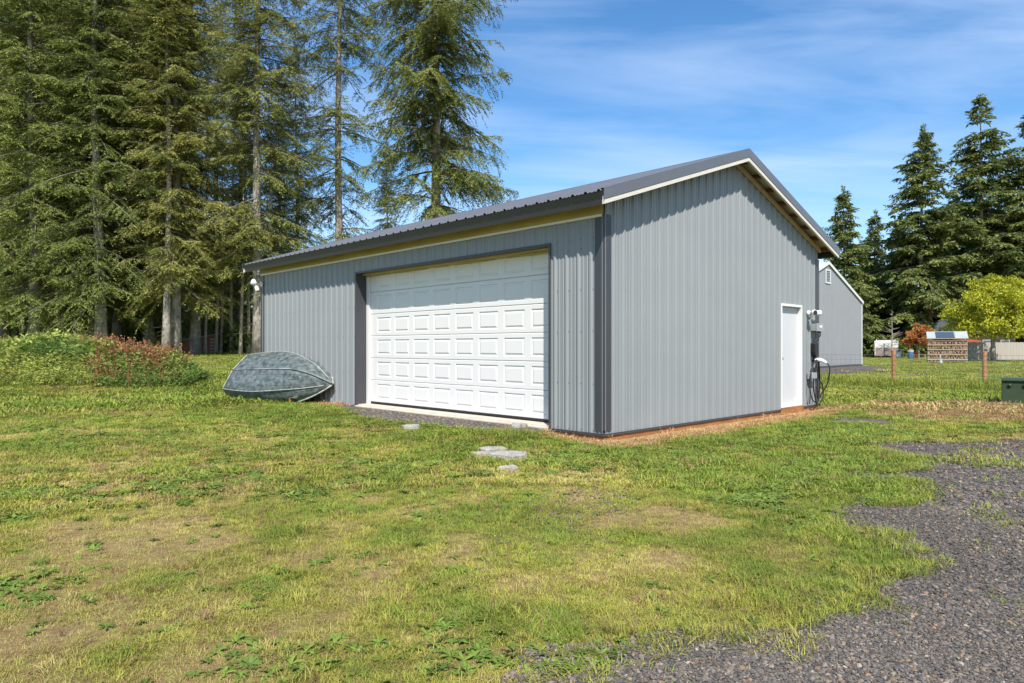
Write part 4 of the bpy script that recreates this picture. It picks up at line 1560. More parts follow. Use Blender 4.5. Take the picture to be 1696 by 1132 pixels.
    rl = [(1398, 312, 96, 2, 'narrow pointed fir just right of the garage roof end'),
          (1452, 352, 112, 2, 'small fir top in the gap between the pointed firs'),
          (1528, 212, 98, 1, 'tall pointed fir with an open top behind the orange tree'),
          (1625, 162, 98, 0, 'tallest fir, layered, behind the lime-green tree'),
          (1704, 190, 96, 0, 'tall fir cut by the right edge of the picture'),
          (1578, 318, 112, 1, 'fir filling the gap between the two tallest firs'),
          (1488, 360, 104, 2, 'broad fir left of the tall open-topped fir'),
          (1662, 300, 110, 2, 'fir between the tallest fir and the right edge'),
          (1432, 418, 104, 2, 'lower fir directly behind the grey barn corner'),
          (1770, 230, 100, 1, 'fir just outside the right edge of the picture'),
          (1380, 430, 118, 2, 'low fir seen over the grey barn roof'),
          (1556, 385, 106, 2, 'lower fir behind the orange tree and woodshed')]
    for k, (px, yt, d, mi, lab) in enumerate(rl):
        h = (575.7 - yt) / 1135 * d + 1.32
        sc = h / H0[mi]
        place_tree('fir_tree', far[mi], px_at(px, d), d, k * 1.7 + 0.4, sc, lab, 'firs beyond the yard on the right')
    return thin, far


THIN, FAR = build_conifers()


def leaf_cloud(seed, blobs, n, size, mat, name='crown'):
    """leaf-sized quads on clumps; blobs: (centre, radius xyz)"""
    rs = np.random.RandomState(seed)
    PV, PF, off = [], [], 0
    tot = sum(b[1][0] * b[1][1] * b[1][2] for b in blobs) ** 1.0
    for c, r in blobs:
        m = max(12, int(n * r[0] * r[1] * r[2] / tot))
        d = nrm(rs.normal(0, 1, (m, 3)))
        rad = rs.uniform(0.35, 1.05, m) ** 0.6
        P = np.array(c) + d * rad[:, None] * np.array(r)
        dd = nrm(d * 0.4 + rs.normal(0, 0.7, (m, 3)))
        ss = nrm(np.cross(dd, rs.normal(0, 1, (m, 3))))
        V, F = kites(P, dd, ss, rs.uniform(0.6, 1.3, m) * size, rs.uniform(0.22, 0.4, m) * size)
        PV.append(V); PF.append(F + off); off += len(V)
    return np_mesh(name, np.concatenate(PV), np.concatenate(PF), mat)


def broad_tree(name, x, y, seed, H, cr, trunk_h, tr, mat, label, n=15000, size=0.20, flat=0.8, nb=40, lean=0.0, lowdroop=0.0):
    rs = random.Random(seed)
    e = empty(name, (x, y, float(hz(x, y))))
    tag(e, label, 'tree')
    mb = MB()
    mb.tube([(0, 0, -0.1), (lean * 0.3, 0, trunk_h * 0.5), (lean, 0.05, trunk_h)], [tr * 1.3, tr, tr * 0.85], 9)
    blobs = []
    cz = (trunk_h * 0.9 + H) / 2
    for k in range(nb):
        a = rs.uniform(0, 6.283); u = rs.random() ** 0.45; v = rs.random() ** 1.25
        rr = cr * 0.86 * u * math.sqrt(max(0.04, 1 - v ** 1.8))
        zb = trunk_h * 1.02 + 0.25
        c = (lean + rr * math.cos(a), rr * math.sin(a), zb + v * (H - zb - 0.4) - lowdroop * (rr / cr) ** 3 * (1 - v))
        s_ = cr * rs.uniform(0.09, 0.19)
        blobs.append((c, (s_ * 1.2, s_ * 1.2, s_ * flat)))
        if k % 2 == 0:
            m1 = (lean * 0.8 + c[0] * 0.35, c[1] * 0.35, trunk_h + (c[2] - trunk_h) * 0.45)
            mb.tube([(lean, 0.05, trunk_h * 0.93), m1, c], [tr * 0.42, tr * 0.24, tr * 0.06], 5, cap=False)
    mb.build('trunk', M_BARK2, e, smooth=True)
    me = leaf_cloud(seed, blobs, n, size, mat)
    link(bpy.data.objects.new('crown', me), e)
    return e


broad_tree('lime_green_tree', px_at(1645, 65), 65, 3, 8.2, 4.7, 2.5, 0.20, M_LIME, 'bright lime-green spreading tree in front of the tan fence', n=22000, size=0.24, lowdroop=0.5, nb=120)
broad_tree('orange_tree', px_at(1522, 84), 84, 9, 4.5, 2.5, 1.5, 0.10, M_ORANGE, 'small orange-leaved tree left of the stacked woodshed', n=6500, size=0.22, nb=30)


def bare_tree():
    x, y = px_at(1477, 86), 86
    e = empty('bare_tree', (x, y, 0.0))
    tag(e, 'small bare pale conifer behind the white-topped trailer', 'tree')
    mb = MB(); rs = random.Random(2)
    mb.tube([(0, 0, -0.1), (0.05, 0, 3), (0, 0, 6.0)], [0.08, 0.05, 0.01], 6)
    for k in range(46):
        z = rs.uniform(1.2, 5.8); a = rs.uniform(0, 6.28); l = (6.3 - z) * 0.32 * rs.uniform(0.6, 1.2)
        mb.tube([(0, 0, z), (math.cos(a) * l * 0.6, math.sin(a) * l * 0.6, z + 0.12 * l), (math.cos(a) * l, math.sin(a) * l, z + 0.32 * l)], [0.028, 0.02, 0.008], 4, cap=False)
    mb.build('trunk', material('pale_twig_bark', (0.36, 0.32, 0.24), 0.9, 0.1), e)


bare_tree()


def woods_mass():
    """far wood, one mass: low-detail firs and shrubs standing behind everything"""
    low = [conifer_meshes(151, 16, 1.2, 3.2, 0.7, (4, 6), 0.25, 0.2, 0.35, kl=0.6, kw=0.09, mat=M_NEEDLE_D, dead=False),
           conifer_meshes(152, 14, 0.8, 3.4, 0.7, (4, 6), 0.3, 0.2, 0.35, kl=0.6, kw=0.09, mat=M_NEEDLE_Y, dead=False)]
    metrees = []
    for a, b in low:
        metrees += [b]
    shr = leaf_cloud(7, [((random.Random(i).uniform(-1, 1), random.Random(i + 50).uniform(-1, 1), random.Random(i + 90).uniform(0.1, 1.4)), (0.6, 0.6, 0.5)) for i in range(14)], 1500, 0.24, M_SHRUB, 'shrub')
    coll = proto_collection('wood_pieces', metrees + [shr])
    rs = np.random.RandomState(8)
    P, S, I, Rz = [], [], [], []
    for k in range(120):
        px = rs.uniform(-350, 800); d = rs.uniform(74, 120)
        hgt = rs.uniform(0.75, 1.1) * (1.0 if px < 420 else 0.72)
        P.append((px_at(px, d), d)); S.append(hgt); I.append(rs.randint(0, 2)); Rz.append(rs.rand() * 6.28)
    for k in range(90):
        px = rs.uniform(1320, 2000); d = rs.uniform(112, 150)
        P.append((px_at(px, d), d)); S.append(rs.uniform(0.7, 1.0)); I.append(rs.randint(0, 2)); Rz.append(rs.rand() * 6.28)
    for k in range(330):                       # understory shrubs
        if k < 210:
            px = rs.uniform(-350, 620); d = rs.uniform(62, 84)
        elif k < 240:
            px = rs.uniform(-200, 440); d = rs.uniform(49, 58)
        else:
            px = rs.uniform(1380, 1950); d = rs.uniform(93, 106)
        P.append((px_at(px, d), d)); S.append(rs.uniform(0.7, 1.9)); I.append(2); Rz.append(rs.rand() * 6.28)
    P = np.array(P)
    Z = hz(P[:, 0], P[:, 1])
    n = len(P)
    o = scatter('far_wood', np.stack([P[:, 0], P[:, 1], Z], 1), np.stack([np.zeros(n), np.zeros(n), np.array(Rz)], 1), np.array(S), np.array(I), None, coll)
    tag(o, 'dark far wood of conifers and undergrowth behind the trees', 'woods', kind='stuff')


woods_mass()

# ------------------------------------------------------------------ yard on the right
M_POST = material('orange_wood_post', (0.42, 0.20, 0.09), 0.8, 0.2, col2=(0.29, 0.14, 0.07), vscale=6, stretch=(2, 2, 5))
M_WIRE = material('galvanised_wire', (0.30, 0.30, 0.28), 0.45, 0.5, metal=0.6)
M_TGREEN = material('transformer_green', (0.036, 0.056, 0.030), 0.6, 0.15, var=0.08, vscale=4)
M_TANF = material('tan_fence_board', (0.36, 0.32, 0.28), 0.8, 0.2, var=0.07, vscale=2, stretch=(3, 3, 0.4))
M_DARKW = material('dark_brown_siding', (0.045, 0.032, 0.026), 0.8, 0.2, var=0.15, vscale=3)
M_SHING = material('grey_shingles', (0.12, 0.125, 0.138), 0.85, 0.2, var=0.15, vscale=7)
M_REDW = material('barn_red_wood', (0.40, 0.15, 0.11), 0.8, 0.2, col2=(0.30, 0.15, 0.12), vscale=4, stretch=(1, 1, 5))
M_BRICK = material('chimney_brick', (0.20, 0.09, 0.055), 0.85, 0.2, var=0.2, vscale=12)
M_LOG = material('split_firewood', (0.36, 0.26, 0.185), 0.85, 0.15, col2=(0.20, 0.14, 0.10), vscale=6)
M_SLAT = material('weathered_slat', (0.34, 0.24, 0.17), 0.8, 0.2, var=0.15, vscale=5)
M_PANE = material('dark_window_pane', (0.035, 0.05, 0.075), 0.08, 0.8)
M_PALEPANEL = material('pale_roof_panel', (0.36, 0.39, 0.40), 0.4, 0.4, var=0.1, vscale=2)
M_BLUEB = material('blue_plastic', (0.05, 0.12, 0.22), 0.45, 0.4)
M_REDP = material('red_plastic', (0.36, 0.07, 0.045), 0.5, 0.4)
M_TYRE = material('tyre_rubber', (0.02, 0.02, 0.02), 0.8, 0.2)
M_STATUE = material('pale_statue', (0.36, 0.37, 0.36), 0.7, 0.2, var=0.1, vscale=9)


def wire_fence():
    posts = [(11.41, 25.94), (13.61, 24.44), (15.81, 22.94), (18.01, 21.44)]
    f = empty('wire_fence', (13.61, 24.44, 0))
    tag(f, 'wire mesh fence on round orange-brown wooden posts beyond the garage', 'fence')
    O = Vector((13.61, 24.44, 0))
    for i, (x, y) in enumerate(posts):
        p = Vector((x, y, 0)) - O
        mb = MB(); h = 1.19 + 0.03 * (i % 2)
        mb.tube([p + Vector((0, 0, -0.2)), p + Vector((0.005, 0, 0.6)), p + Vector((0, 0, h - 0.012)), p + Vector((0, 0, h))], [0.068, 0.066, 0.064, 0.055], 12)
        mb.build('post', M_POST, f, smooth=False)
    a, b = Vector((*posts[0], 0)) - O, Vector((*posts[-1], 0)) - O
    d = (b - a).normalized()
    nrm_ = Vector((d.y, -d.x, 0))
    off = nrm_ * 0.072
    mb = MB()
    L_ = (b - a).length
    for z in (0.08, 0.22, 0.36, 0.52, 0.70, 0.88, 1.05):
        mb.tube([a + off + Vector((0, 0, z)), b + off + Vector((0, 0, z))], 0.004, 4)
    k = 0.0
    while k < L_:
        p = a + d * k + off
        mb.tube([p + Vector((0, 0, 0.06)), p + Vector((0, 0, 1.06))], 0.0034, 3)
        k += 0.16
    mb.build('wire_mesh', M_WIRE, f)['kind'] = 'stuff'


wire_fence()


def transformer():
    e = empty('utility_box', (11.32, 15.85, 0.0), R(-36))
    tag(e, 'dark green metal utility box at the right edge of the picture', 'utility box')
    mb = MB()
    W, D, H = 1.15, 0.95, 0.56
    mb.prism([(0, 0, 0.04), (0, D, 0.04), (0, D, H + 0.02), (0, 0.03, H)], (W, 0, 0))
    mb.build('cabinet', M_TGREEN, e, bevel=0.01)
    mb = MB(); mb.prism([(-0.012, -0.012, H - 0.012), (-0.012, D + 0.01, H + 0.012), (-0.012, D + 0.01, H + 0.028), (-0.012, -0.012, H + 0.006)], (W + 0.024, 0, 0)); mb.build('lid', M_TGREEN, e)
    mb = MB(); mb.box(-0.05, -0.05, -0.1, W + 0.05, D + 0.05, 0.038); mb.build('pad', M_CONC, e)
    for x in (0.165, 0.445, 0.80):
        mb = MB(); mb.tube([(x, -0.001, H - 0.10), (x, -0.022, H - 0.10)], [0.042, 0.036], 14)
        q = mb.build('bolt_recess', M_TGREEN, e)
        mb = MB(); mb.tube([(x, -0.0225, H - 0.10), (x, -0.036, H - 0.10)], 0.016, 6); mb.build('bolt', M_STEEL, q)


transformer()


def woodshed():
    d = 59
    x0 = px_at(1546, d)
    e = empty('woodshed', (x0, d + 0.8, 0), R(-29))
    e.scale = (0.78, 0.88, 0.92)
    tag(e, 'open woodshed stacked with split firewood behind horizontal slats', 'shed')
    W, D = 3.7, 1.5
    for x in (0.04, W - 0.04):
        for y in (0.04, D - 0.04):
            mb = MB(); mb.box(x - 0.045, y - 0.045, 0, x + 0.045, y + 0.045, 2.25 if y < 0.5 else 2.85); mb.build('corner_post', M_SLAT, e)
    for z in (0.25, 0.72, 1.18, 1.62, 2.02):
        mb = MB(); mb.box(-0.02, -0.085, z, W + 0.02, -0.05, z + 0.10); mb.build('slat', M_SLAT if z > 0.5 else M_TANF, e)
        for x in (-0.035, W + 0.006):
            mb = MB(); mb.box(x, 0.0, z, x + 0.028, D, z + 0.10); mb.build('slat', M_SLAT, e)
    rs = random.Random(3)
    mb = MB()
    z = 0.16
    while z < 2.1:
        x = 0.12
        while x < W - 0.1:
            r = rs.choice((0.05, 0.07, 0.09, 0.13)) * rs.uniform(0.85, 1.15); a0 = rs.uniform(0, 6)
            n = rs.choice((3, 4, 5))
            poly = [(x + r * math.cos(a0 + 6.283 * k / n), -0.045 + rs.uniform(0, 0.10), z + r * math.sin(a0 + 6.283 * k / n)) for k in range(n)]
            yy = min(p[1] for p in poly)
            poly = [(p[0], yy, p[2]) for p in poly]
            mb.prism(poly, (0, 1.3, 0))
            x += 2 * r * 0.92
        z += 0.155
    mb.build('firewood', M_LOG, e)['kind'] = 'stuff'
    s = 0.62 / (D + 0.3)
    mb = MB(); mb.prism([(-0.1, -0.2, 2.22), (-0.1, D + 0.1, 2.84), (-0.1, D + 0.1, 2.90), (-0.1, -0.2, 2.28)], (W + 0.2, 0, 0))
    rf = mb.build('roof', M_SLAT, e)
    zf = lambda y: 2.285 + (y + 0.2) * 0.62 / (D + 0.3)
    for (a, b, mt) in ((-0.08, 0.72, M_PALEPANEL), (0.78, 2.52, M_PANE), (2.58, W + 0.08, M_PALEPANEL)):
        mb = MB(); mb.prism([(a, -0.18, zf(-0.18)), (a, D + 0.05, zf(D + 0.05)), (a, D + 0.05, zf(D + 0.05) + 0.03), (a, -0.18, zf(-0.18) + 0.03)], (b - a, 0, 0))
        mb.build('roof_panel', mt, rf)
    mb = MB(); mb.box(-0.1, D + 0.06, 2.905, W + 0.1, D + 0.13, 2.96); mb.build('ridge_board', M_PALEPANEL, rf)


woodshed()


def tan_fence():
    d = 70.0
    x0 = px_at(1597, d)
    f = empty('board_fence', (x0, d, 0), R(-4))
    tag(f, 'tan vertical board fence behind the lime-green tree', 'fence')
    for bay in range(6):
        xb = bay * 2.4
        mb = MB(); mb.box(xb - 0.05, 0.04, 0, xb + 0.05, 0.14, 1.85); mb.build('post', M_TANF, f)
        mb = MB()
        for k in range(16):
            a = xb + 0.002 + k * 0.15
            mb.box(a, 0.0 + 0.003 * (k % 2), 0.08, a + 0.142, 0.022 + 0.003 * (k % 2), 1.82 + 0.012 * ((k * 7) % 3))
        mb.build('board_panel', M_TANF, f)['kind'] = 'stuff'
        for z in (0.4, 1.5):
            mb = MB(); mb.box(xb + 0.052, 0.03, z, xb + 2.348, 0.07, z + 0.09); mb.build('rail', M_TANF, f)


tan_fence()


def house():
    d = 88
    x0 = 56.6
    h = empty('house', (x0, d, 0), R(2))
    tag(h, 'dark brown house with a grey shingle roof half hidden behind the woodshed', 'house')
    W, D, E = 9.0, 8.0, 3.4
    mb = MB(); mb.box(0.4, 0.4, 0, W - 0.4, D - 0.4, E); mb.build('wall', M_DARKW, h)
    mb = MB()
    V = [(0, 0, E), (W, 0, E), (W, D, E), (0, D, E), (2.4, D / 2, E + 2.3), (W - 2.4, D / 2, E + 2.3)]
    mb.add(V, [(0, 1, 5, 4), (1, 2, 5), (2, 3, 4, 5), (3, 0, 4), (0, 3, 2, 1)])
    rf = mb.build('roof', M_SHING, h)
    for (a, b) in ((0, 1), (3, 0)):
        p, q = Vector(V[a]), Vector(V[b])
        mb = MB(); mb.tube([p - Vector((0, 0, 0.06)), q - Vector((0, 0, 0.06))], 0.07, 6); mb.build('gutter', M_PALEPANEL, rf)
    mb = MB(); mb.box(0.7, 5.8, E + 0.3, 1.2, 6.3, 6.9); ch = mb.build('chimney', M_BRICK, rf)
    mb = MB(); mb.tube([(0.95, 6.05, 6.9), (0.95, 6.05, 7.1), (0.95, 6.05, 7.15), (0.95, 6.05, 7.35)], [0.16, 0.16, 0.28, 0.08], 10); mb.build('chimney_cap', M_PALEPANEL, ch)
    for x in (1.6, 4.2, 6.6):
        mb = MB(); mb.box(x, 0.37, 1.1, x + 1.2, 0.395, 2.3); w = mb.build('window', M_PALEPANEL, h)
        mb = MB(); mb.box(x + 0.08, 0.35, 1.18, x + 1.12, 0.3695, 2.22); mb.build('pane', M_PANE, w)


house()


def trailer():
    d = 88
    x0 = px_at(1449, d)
    t = empty('utility_trailer', (x0, d, 0), R(-26))
    tag(t, 'small box trailer with weathered brown sides and a white upper panel', 'trailer')
    M_TB = material('weathered_trailer_board', (0.30, 0.24, 0.22), 0.8, 0.2, col2=(0.20, 0.15, 0.14), vscale=9)
    W, D = 2.6, 3.4
    mb = MB(); mb.box(0, 0, 0.22, W, D, 1.28); mb.build('lower_box', M_TB, t, bevel=0.02)
    mb = MB()
    mb.box(0.0, 0.0, 1.282, W, 0.06, 1.85); mb.box(0.0, 0.06, 1.282, 0.05, D, 1.85); mb.box(W - 0.05, 0.06, 1.282, W, D, 2.0); mb.box(0.05, D - 0.06, 1.282, W - 0.05, D, 2.2)
    mb.build('upper_panel', M_BTRIM, t)
    mb = MB(); mb.tube([(0, 0.03, 1.87), (0.35, D, 2.22), (W - 0.1, D, 2.22), (W, 0.03, 1.87)], 0.045, 6); mb.build('rim_rail', M_BTRIM, t)
    for x, y in ((0.02, 0.0), (W - 0.02, 0.0), (0.3, D), (W - 0.1, D)):
        mb = MB(); mb.box(x - 0.04, y - 0.02, 0.3, x + 0.04, y - 0.001, 2.05 if y < 1 else 2.4); mb.build('stake', M_BTRIM, t)
    for x in (-0.12, W + 0.12):
        mb = MB(); mb.tube([(x - 0.09, D * 0.5, 0.33), (x + 0.09, D * 0.5, 0.33)], 0.33, 18); w = mb.build('wheel', M_TYRE, t)
        mb = MB(); mb.tube([(x - 0.095, D * 0.5, 0.33), (x + 0.095, D * 0.5, 0.33)], 0.18, 14); mb.build('rim', M_STEEL, w)
    mb = MB(); mb.box(W * 0.3, 0.2, 0.08, W * 0.7, 0.5, 0.215); mb.build('axle_frame', M_TYRE, t)


trailer()


def yard_bits():
    # white bin
    d = 86
    e = empty('storage_bin', (px_at(1487, d), d, 0)); tag(e, 'white plastic storage bin beside the trailer', 'bin')
    mb = MB(); mb.prism([(-0.27, -0.2, 0.05), (0.27, -0.2, 0.05), (0.32, -0.2, 0.72), (-0.32, -0.2, 0.72)], (0, 0.45, 0)); mb.build('bin_body', M_PLASTIC, e, bevel=0.02)
    mb = MB(); mb.box(-0.34, -0.23, 0.722, 0.34, 0.28, 0.78); mb.build('lid', M_PLASTIC, e, bevel=0.02)
    e = empty('blue_drum', (px_at(1493.5, d), d + 0.6, 0)); tag(e, 'blue plastic drum right of the white storage bin', 'drum')
    mb = MB(); mb.tube([(0, 0, 0), (0, 0, 0.05), (0, 0, 0.3), (0, 0, 0.34), (0, 0, 0.38), (0, 0, 0.66), (0, 0, 0.70), (0, 0, 0.92), (0, 0, 0.95)], [0.25, 0.28, 0.28, 0.295, 0.28, 0.28, 0.295, 0.28, 0.25], 16); mb.build('drum_body', M_BLUEB, e)
    e = empty('dark_barrel', (px_at(1508, 80), 80, 0)); tag(e, 'dark grey-blue barrel with a pale lid under the orange tree', 'barrel')
    mb = MB(); mb.tube([(0, 0, 0), (0, 0, 0.1), (0, 0, 0.5), (0, 0, 0.78)], [0.28, 0.31, 0.33, 0.30], 16); b = mb.build('barrel_body', M_BLUEB, e)
    mb = MB(); mb.tube([(0, 0, 0.78), (0, 0, 0.98), (0, 0, 1.0)], [0.33, 0.34, 0.25], 16); mb.build('lid', M_PALEPANEL, e)
    # red chair
    e = empty('garden_chair', (px_at(1515, 80), 80.2, 0), R(20)); tag(e, 'red garden chair beside the dark barrel', 'chair')
    mb = MB(); mb.box(-0.27, -0.27, 0.42, 0.27, 0.27, 0.47); mb.build('seat', M_REDP, e)
    mb = MB(); mb.prism([(-0.27, 0.24, 0.47), (0.27, 0.24, 0.47), (0.25, 0.40, 1.15), (-0.25, 0.40, 1.15)], (0, 0.035, 0)); mb.build('backrest', M_REDP, e)
    for sx in (-1, 1):
        for y in (-0.24, 0.24):
            mb = MB(); mb.box(sx * 0.24 - 0.025, y - 0.025, 0, sx * 0.24 + 0.025, y + 0.025, 0.42); mb.build('leg', M_REDP, e)
        mb = MB(); mb.box(sx * 0.28 - 0.03, -0.27, 0.66, sx * 0.28 + 0.03, 0.27, 0.70); mb.build('armrest', M_REDP, e)
    # low bench
    e = empty('low_table', (px_at(1525, 78), 78, 0), R(-5)); tag(e, 'low pale wooden table on the lawn left of the woodshed', 'table')
    mb = MB()
    for k in range(5):
        m2 = MB(); m2.box(-0.38, -0.28 + k * 0.115, 0.52, 0.38, -0.28 + k * 0.115 + 0.10, 0.555); m2.build('top_board', M_SLAT, e)
    for sx in (-1, 1):
        for y in (-0.24, 0.22):
            m2 = MB(); m2.box(sx * 0.33 - 0.03, y - 0.03, 0, sx * 0.33 + 0.03, y + 0.03, 0.52); m2.build('leg', M_SLAT, e)
    # pale garden ornament
    d = 56
    e = empty('garden_ornament', (px_at(1558, d), d, 0)); tag(e, 'small pale upright garden ornament on the lawn before the woodshed', 'ornament')
    mb = MB(); mb.tube([(0, 0, 0), (0, 0, 0.05), (0.01, 0, 0.18), (0, 0, 0.30), (-0.02, 0, 0.36)], [0.13, 0.14, 0.12, 0.08, 0.05], 12); mb.build('body', M_STATUE, e, smooth=True)
    mb = MB(); mb.tube([(-0.02, 0, 0.34), (-0.03, 0, 0.42), (-0.035, 0, 0.52), (-0.04, 0, 0.68), (-0.04, 0, 0.72)], [0.05, 0.035, 0.06, 0.05, 0.01], 10); mb.build('head', M_STATUE, e, smooth=True)
    # dark red roofed lean-to behind the fence
    d = 72.0
    x0 = px_at(1602, d)
    e = empty('red_canopy', (x0, d, 0)); tag(e, 'dark red canopy edge showing above the tan fence beside the woodshed', 'canopy')
    mb = MB(); mb.prism([(0, 0, 1.86), (0, 1.5, 2.05), (0, 1.5, 2.17), (0, 0, 2.02)], (1.5, 0, 0)); mb.build('canopy_top', M_REDP, e, bevel=0.02)
    for x in (0.1, 1.4):
        for y in (0.1, 1.4):
            mb = MB(); mb.tube([(x, y, 0), (x, y, 1.87)], 0.03, 8); mb.build('pole', M_BTRIM, e)


yard_bits()

# ------------------------------------------------------------------ things under the trees on the left


def red_shed():
    d = 48
    x, y = px_at(303, d), d
    s = empty('red_shed', (x, y, float(hz(x, y)) - 0.05), R(4))
    s.scale = (0.78, 0.78, 0.78)
    tag(s, 'small dull red shed with a lean-to roof under the trees', 'shed')
    W, D, H = 2.9, 2.0, 1.75
    mb = MB(); mb.prism([(0, 0, 0), (W, 0, 0), (W, 0, H + 0.12), (0, 0, H - 0.38)], (0, D, 0)); wl = mb.build('wall', M_REDW, s)
    for k in range(15):
        a = 0.01 + k * 0.193
        mb = MB(); mb.box(a, -0.022, 0.02, a + 0.18, -0.002, H - 0.40 + 0.5 * a / W); mb.build('siding_board', M_REDW, wl)
    mb = MB(); mb.prism([(-0.15, -0.2, H - 0.38), (W + 0.15, -0.2, H + 0.15), (W + 0.15, -0.2, H + 0.21), (-0.15, -0.2, H - 0.32)], (0, D + 0.4, 0)); mb.build('roof', M_PALEPANEL, s)
    for k in range(5):
        mb = MB(); mb.box(W - 0.52, -0.05, 0.25 + k * 0.28, W - 0.12, -0.024, 0.40 + k * 0.28); mb.build('pale_rung', M_PALEPANEL, s)
    for a in (W - 0.57, W - 0.115):
        mb = MB(); mb.box(a, -0.054, 0.1, a + 0.045, -0.024, 1.6); mb.build('trim_board', M_REDW, s)


red_shed()


def camper():
    d = 60
    x, y = px_at(74, d), d
    c = empty('parked_camper', (x, y, float(hz(x, y)) + 0.0), R(8))
    tag(c, 'pale blue-white camper parked in the shade between the left trunks', 'camper')
    L_, D, z0, H = 3.9, 2.1, 0.45, 2.2
    M_CAMP = material('camper_shell', (0.48, 0.54, 0.60), 0.35, 0.5, var=0.06, vscale=2)
    prof = [(0, z0), (L_, z0), (L_, H - 0.5), (L_ - 0.15, H - 0.15), (L_ - 0.5, H), (0.55, H), (0.18, H - 0.2), (0, H - 0.65)]
    mb = MB(); mb.prism([(p[0], 0, p[1]) for p in prof], (0, D, 0)); mb.build('body', M_CAMP, c, bevel=0.06)
    mb = MB(); mb.box(0.1, -0.012, 0.95, L_ - 0.1, -0.001, 1.1); mb.build('side_stripe', M_BLUEB, c)
    for x0 in (0.6, 2.2):
        mb = MB(); mb.box(x0, -0.02, 1.25, x0 + 0.8, -0.001, 1.75); w = mb.build('window', M_BTRIM, c)
        mb = MB(); mb.box(x0 + 0.05, -0.03, 1.3, x0 + 0.75, -0.0205, 1.7); mb.build('pane', M_PANE, w)
    for xx in (1.7, 2.4):
        mb = MB(); mb.tube([(xx, 0.05, 0.33), (xx, 0.27, 0.33)], 0.33, 16); w = mb.build('wheel', M_TYRE, c)
        mb = MB(); mb.tube([(xx, 0.04, 0.33), (xx, 0.28, 0.33)], 0.18, 12); mb.build('rim', M_STEEL, w)


camper()
for px, d, h, lab in ((376, 52, 1.3, 'brown wooden stake in the shade right of the red shed'),
                      (394, 50, 1.35, 'orange-brown wooden post at the lawn edge left of the garage corner')):
    x, y = px_at(px, d), d
    e = empty('wood_post', (x, y, float(hz(x, y)))); tag(e, lab, 'post')
    mb = MB(); mb.tube([(0, 0, -0.2), (0, 0, h - 0.02), (0, 0, h)], [0.085, 0.08, 0.06], 10); mb.build('post_body', M_POST, e)

# ------------------------------------------------------------------ grass, weeds and loose gravel
M_BLADE = tint_material('grass_blade', 0.75, 0.30)
M_LEAFW = tint_material('weed_leaf', 0.6, 0.30, 0.25)


def tuft(seed, n, spread, h, w, lean, mat=M_BLADE, flat=False):
    rs = np.random.RandomState(seed)
    V, F = [], []
    for i in range(n):
        a = rs.rand() * 6.283
        r = spread * math.sqrt(rs.rand())
        b = np.array([r * math.cos(a), r * math.sin(a), -0.006])
        az = a + rs.normal(0, 0.9)
        hh = h * rs.uniform(0.5, 1.15)
        ln = lean * rs.uniform(0.4, 1.5) * hh
        d = np.array([math.cos(az), math.sin(az), 0])
        s = np.array([-d[1], d[0], 0]) * w * rs.uniform(0.7, 1.3)
        m = b + d * ln * 0.35 + np.array([0, 0, hh * 0.62])
        t = b + d * ln + np.array([0, 0, hh * (0.9 if not flat else 0.45)])
        k = len(V)
        V += [b - s, b + s, m + s * 0.75, m - s * 0.75, t]
        F += [(k, k + 1, k + 2, k + 3), (k + 3, k + 2, k + 4)]
    me = bpy.data.meshes.new('tuft')
    me.from_pydata([tuple(v) for v in V], [], F)
    me.materials.append(mat)
    return me


def rosette(seed, n, L_, w, mat=M_LEAFW, rise=0.45):
    rs = np.random.RandomState(seed)
    V, F = [], []
    for i in range(n):
        az = 6.283 * i / n + rs.normal(0, 0.35)
        l = L_ * rs.uniform(0.55, 1.15)
        d = np.array([math.cos(az), math.sin(az), 0]); s = np.array([-d[1], d[0], 0])
        up = rise * rs.uniform(0.4, 1.5)
        ww = w * rs.uniform(0.7, 1.3)
        pts = [(0.0, 0.15), (0.3, 0.75), (0.65, 1.0), (0.88, 0.6)]
        k = len(V)
        for u, q in pts:
            c = d * l * u + np.array([0, 0, l * up * (u - 0.75 * u * u) * 1.6])
            V += [c - s * ww * q + np.array([0, 0, ww * 0.3]), c + s * ww * q + np.array([0, 0, ww * 0.3])]
        V.append(d * l + np.array([0, 0, l * up * 0.3]))
        for j in range(3):
            F.append((k + 2 * j, k + 2 * j + 1, k + 2 * j + 3, k + 2 * j + 2))
        F.append((k + 6, k + 7, k + 8))
    me = bpy.data.meshes.new('rosette')
    me.from_pydata([tuple(v) for v in V], [], F)
    me.materials.append(mat)
    return me


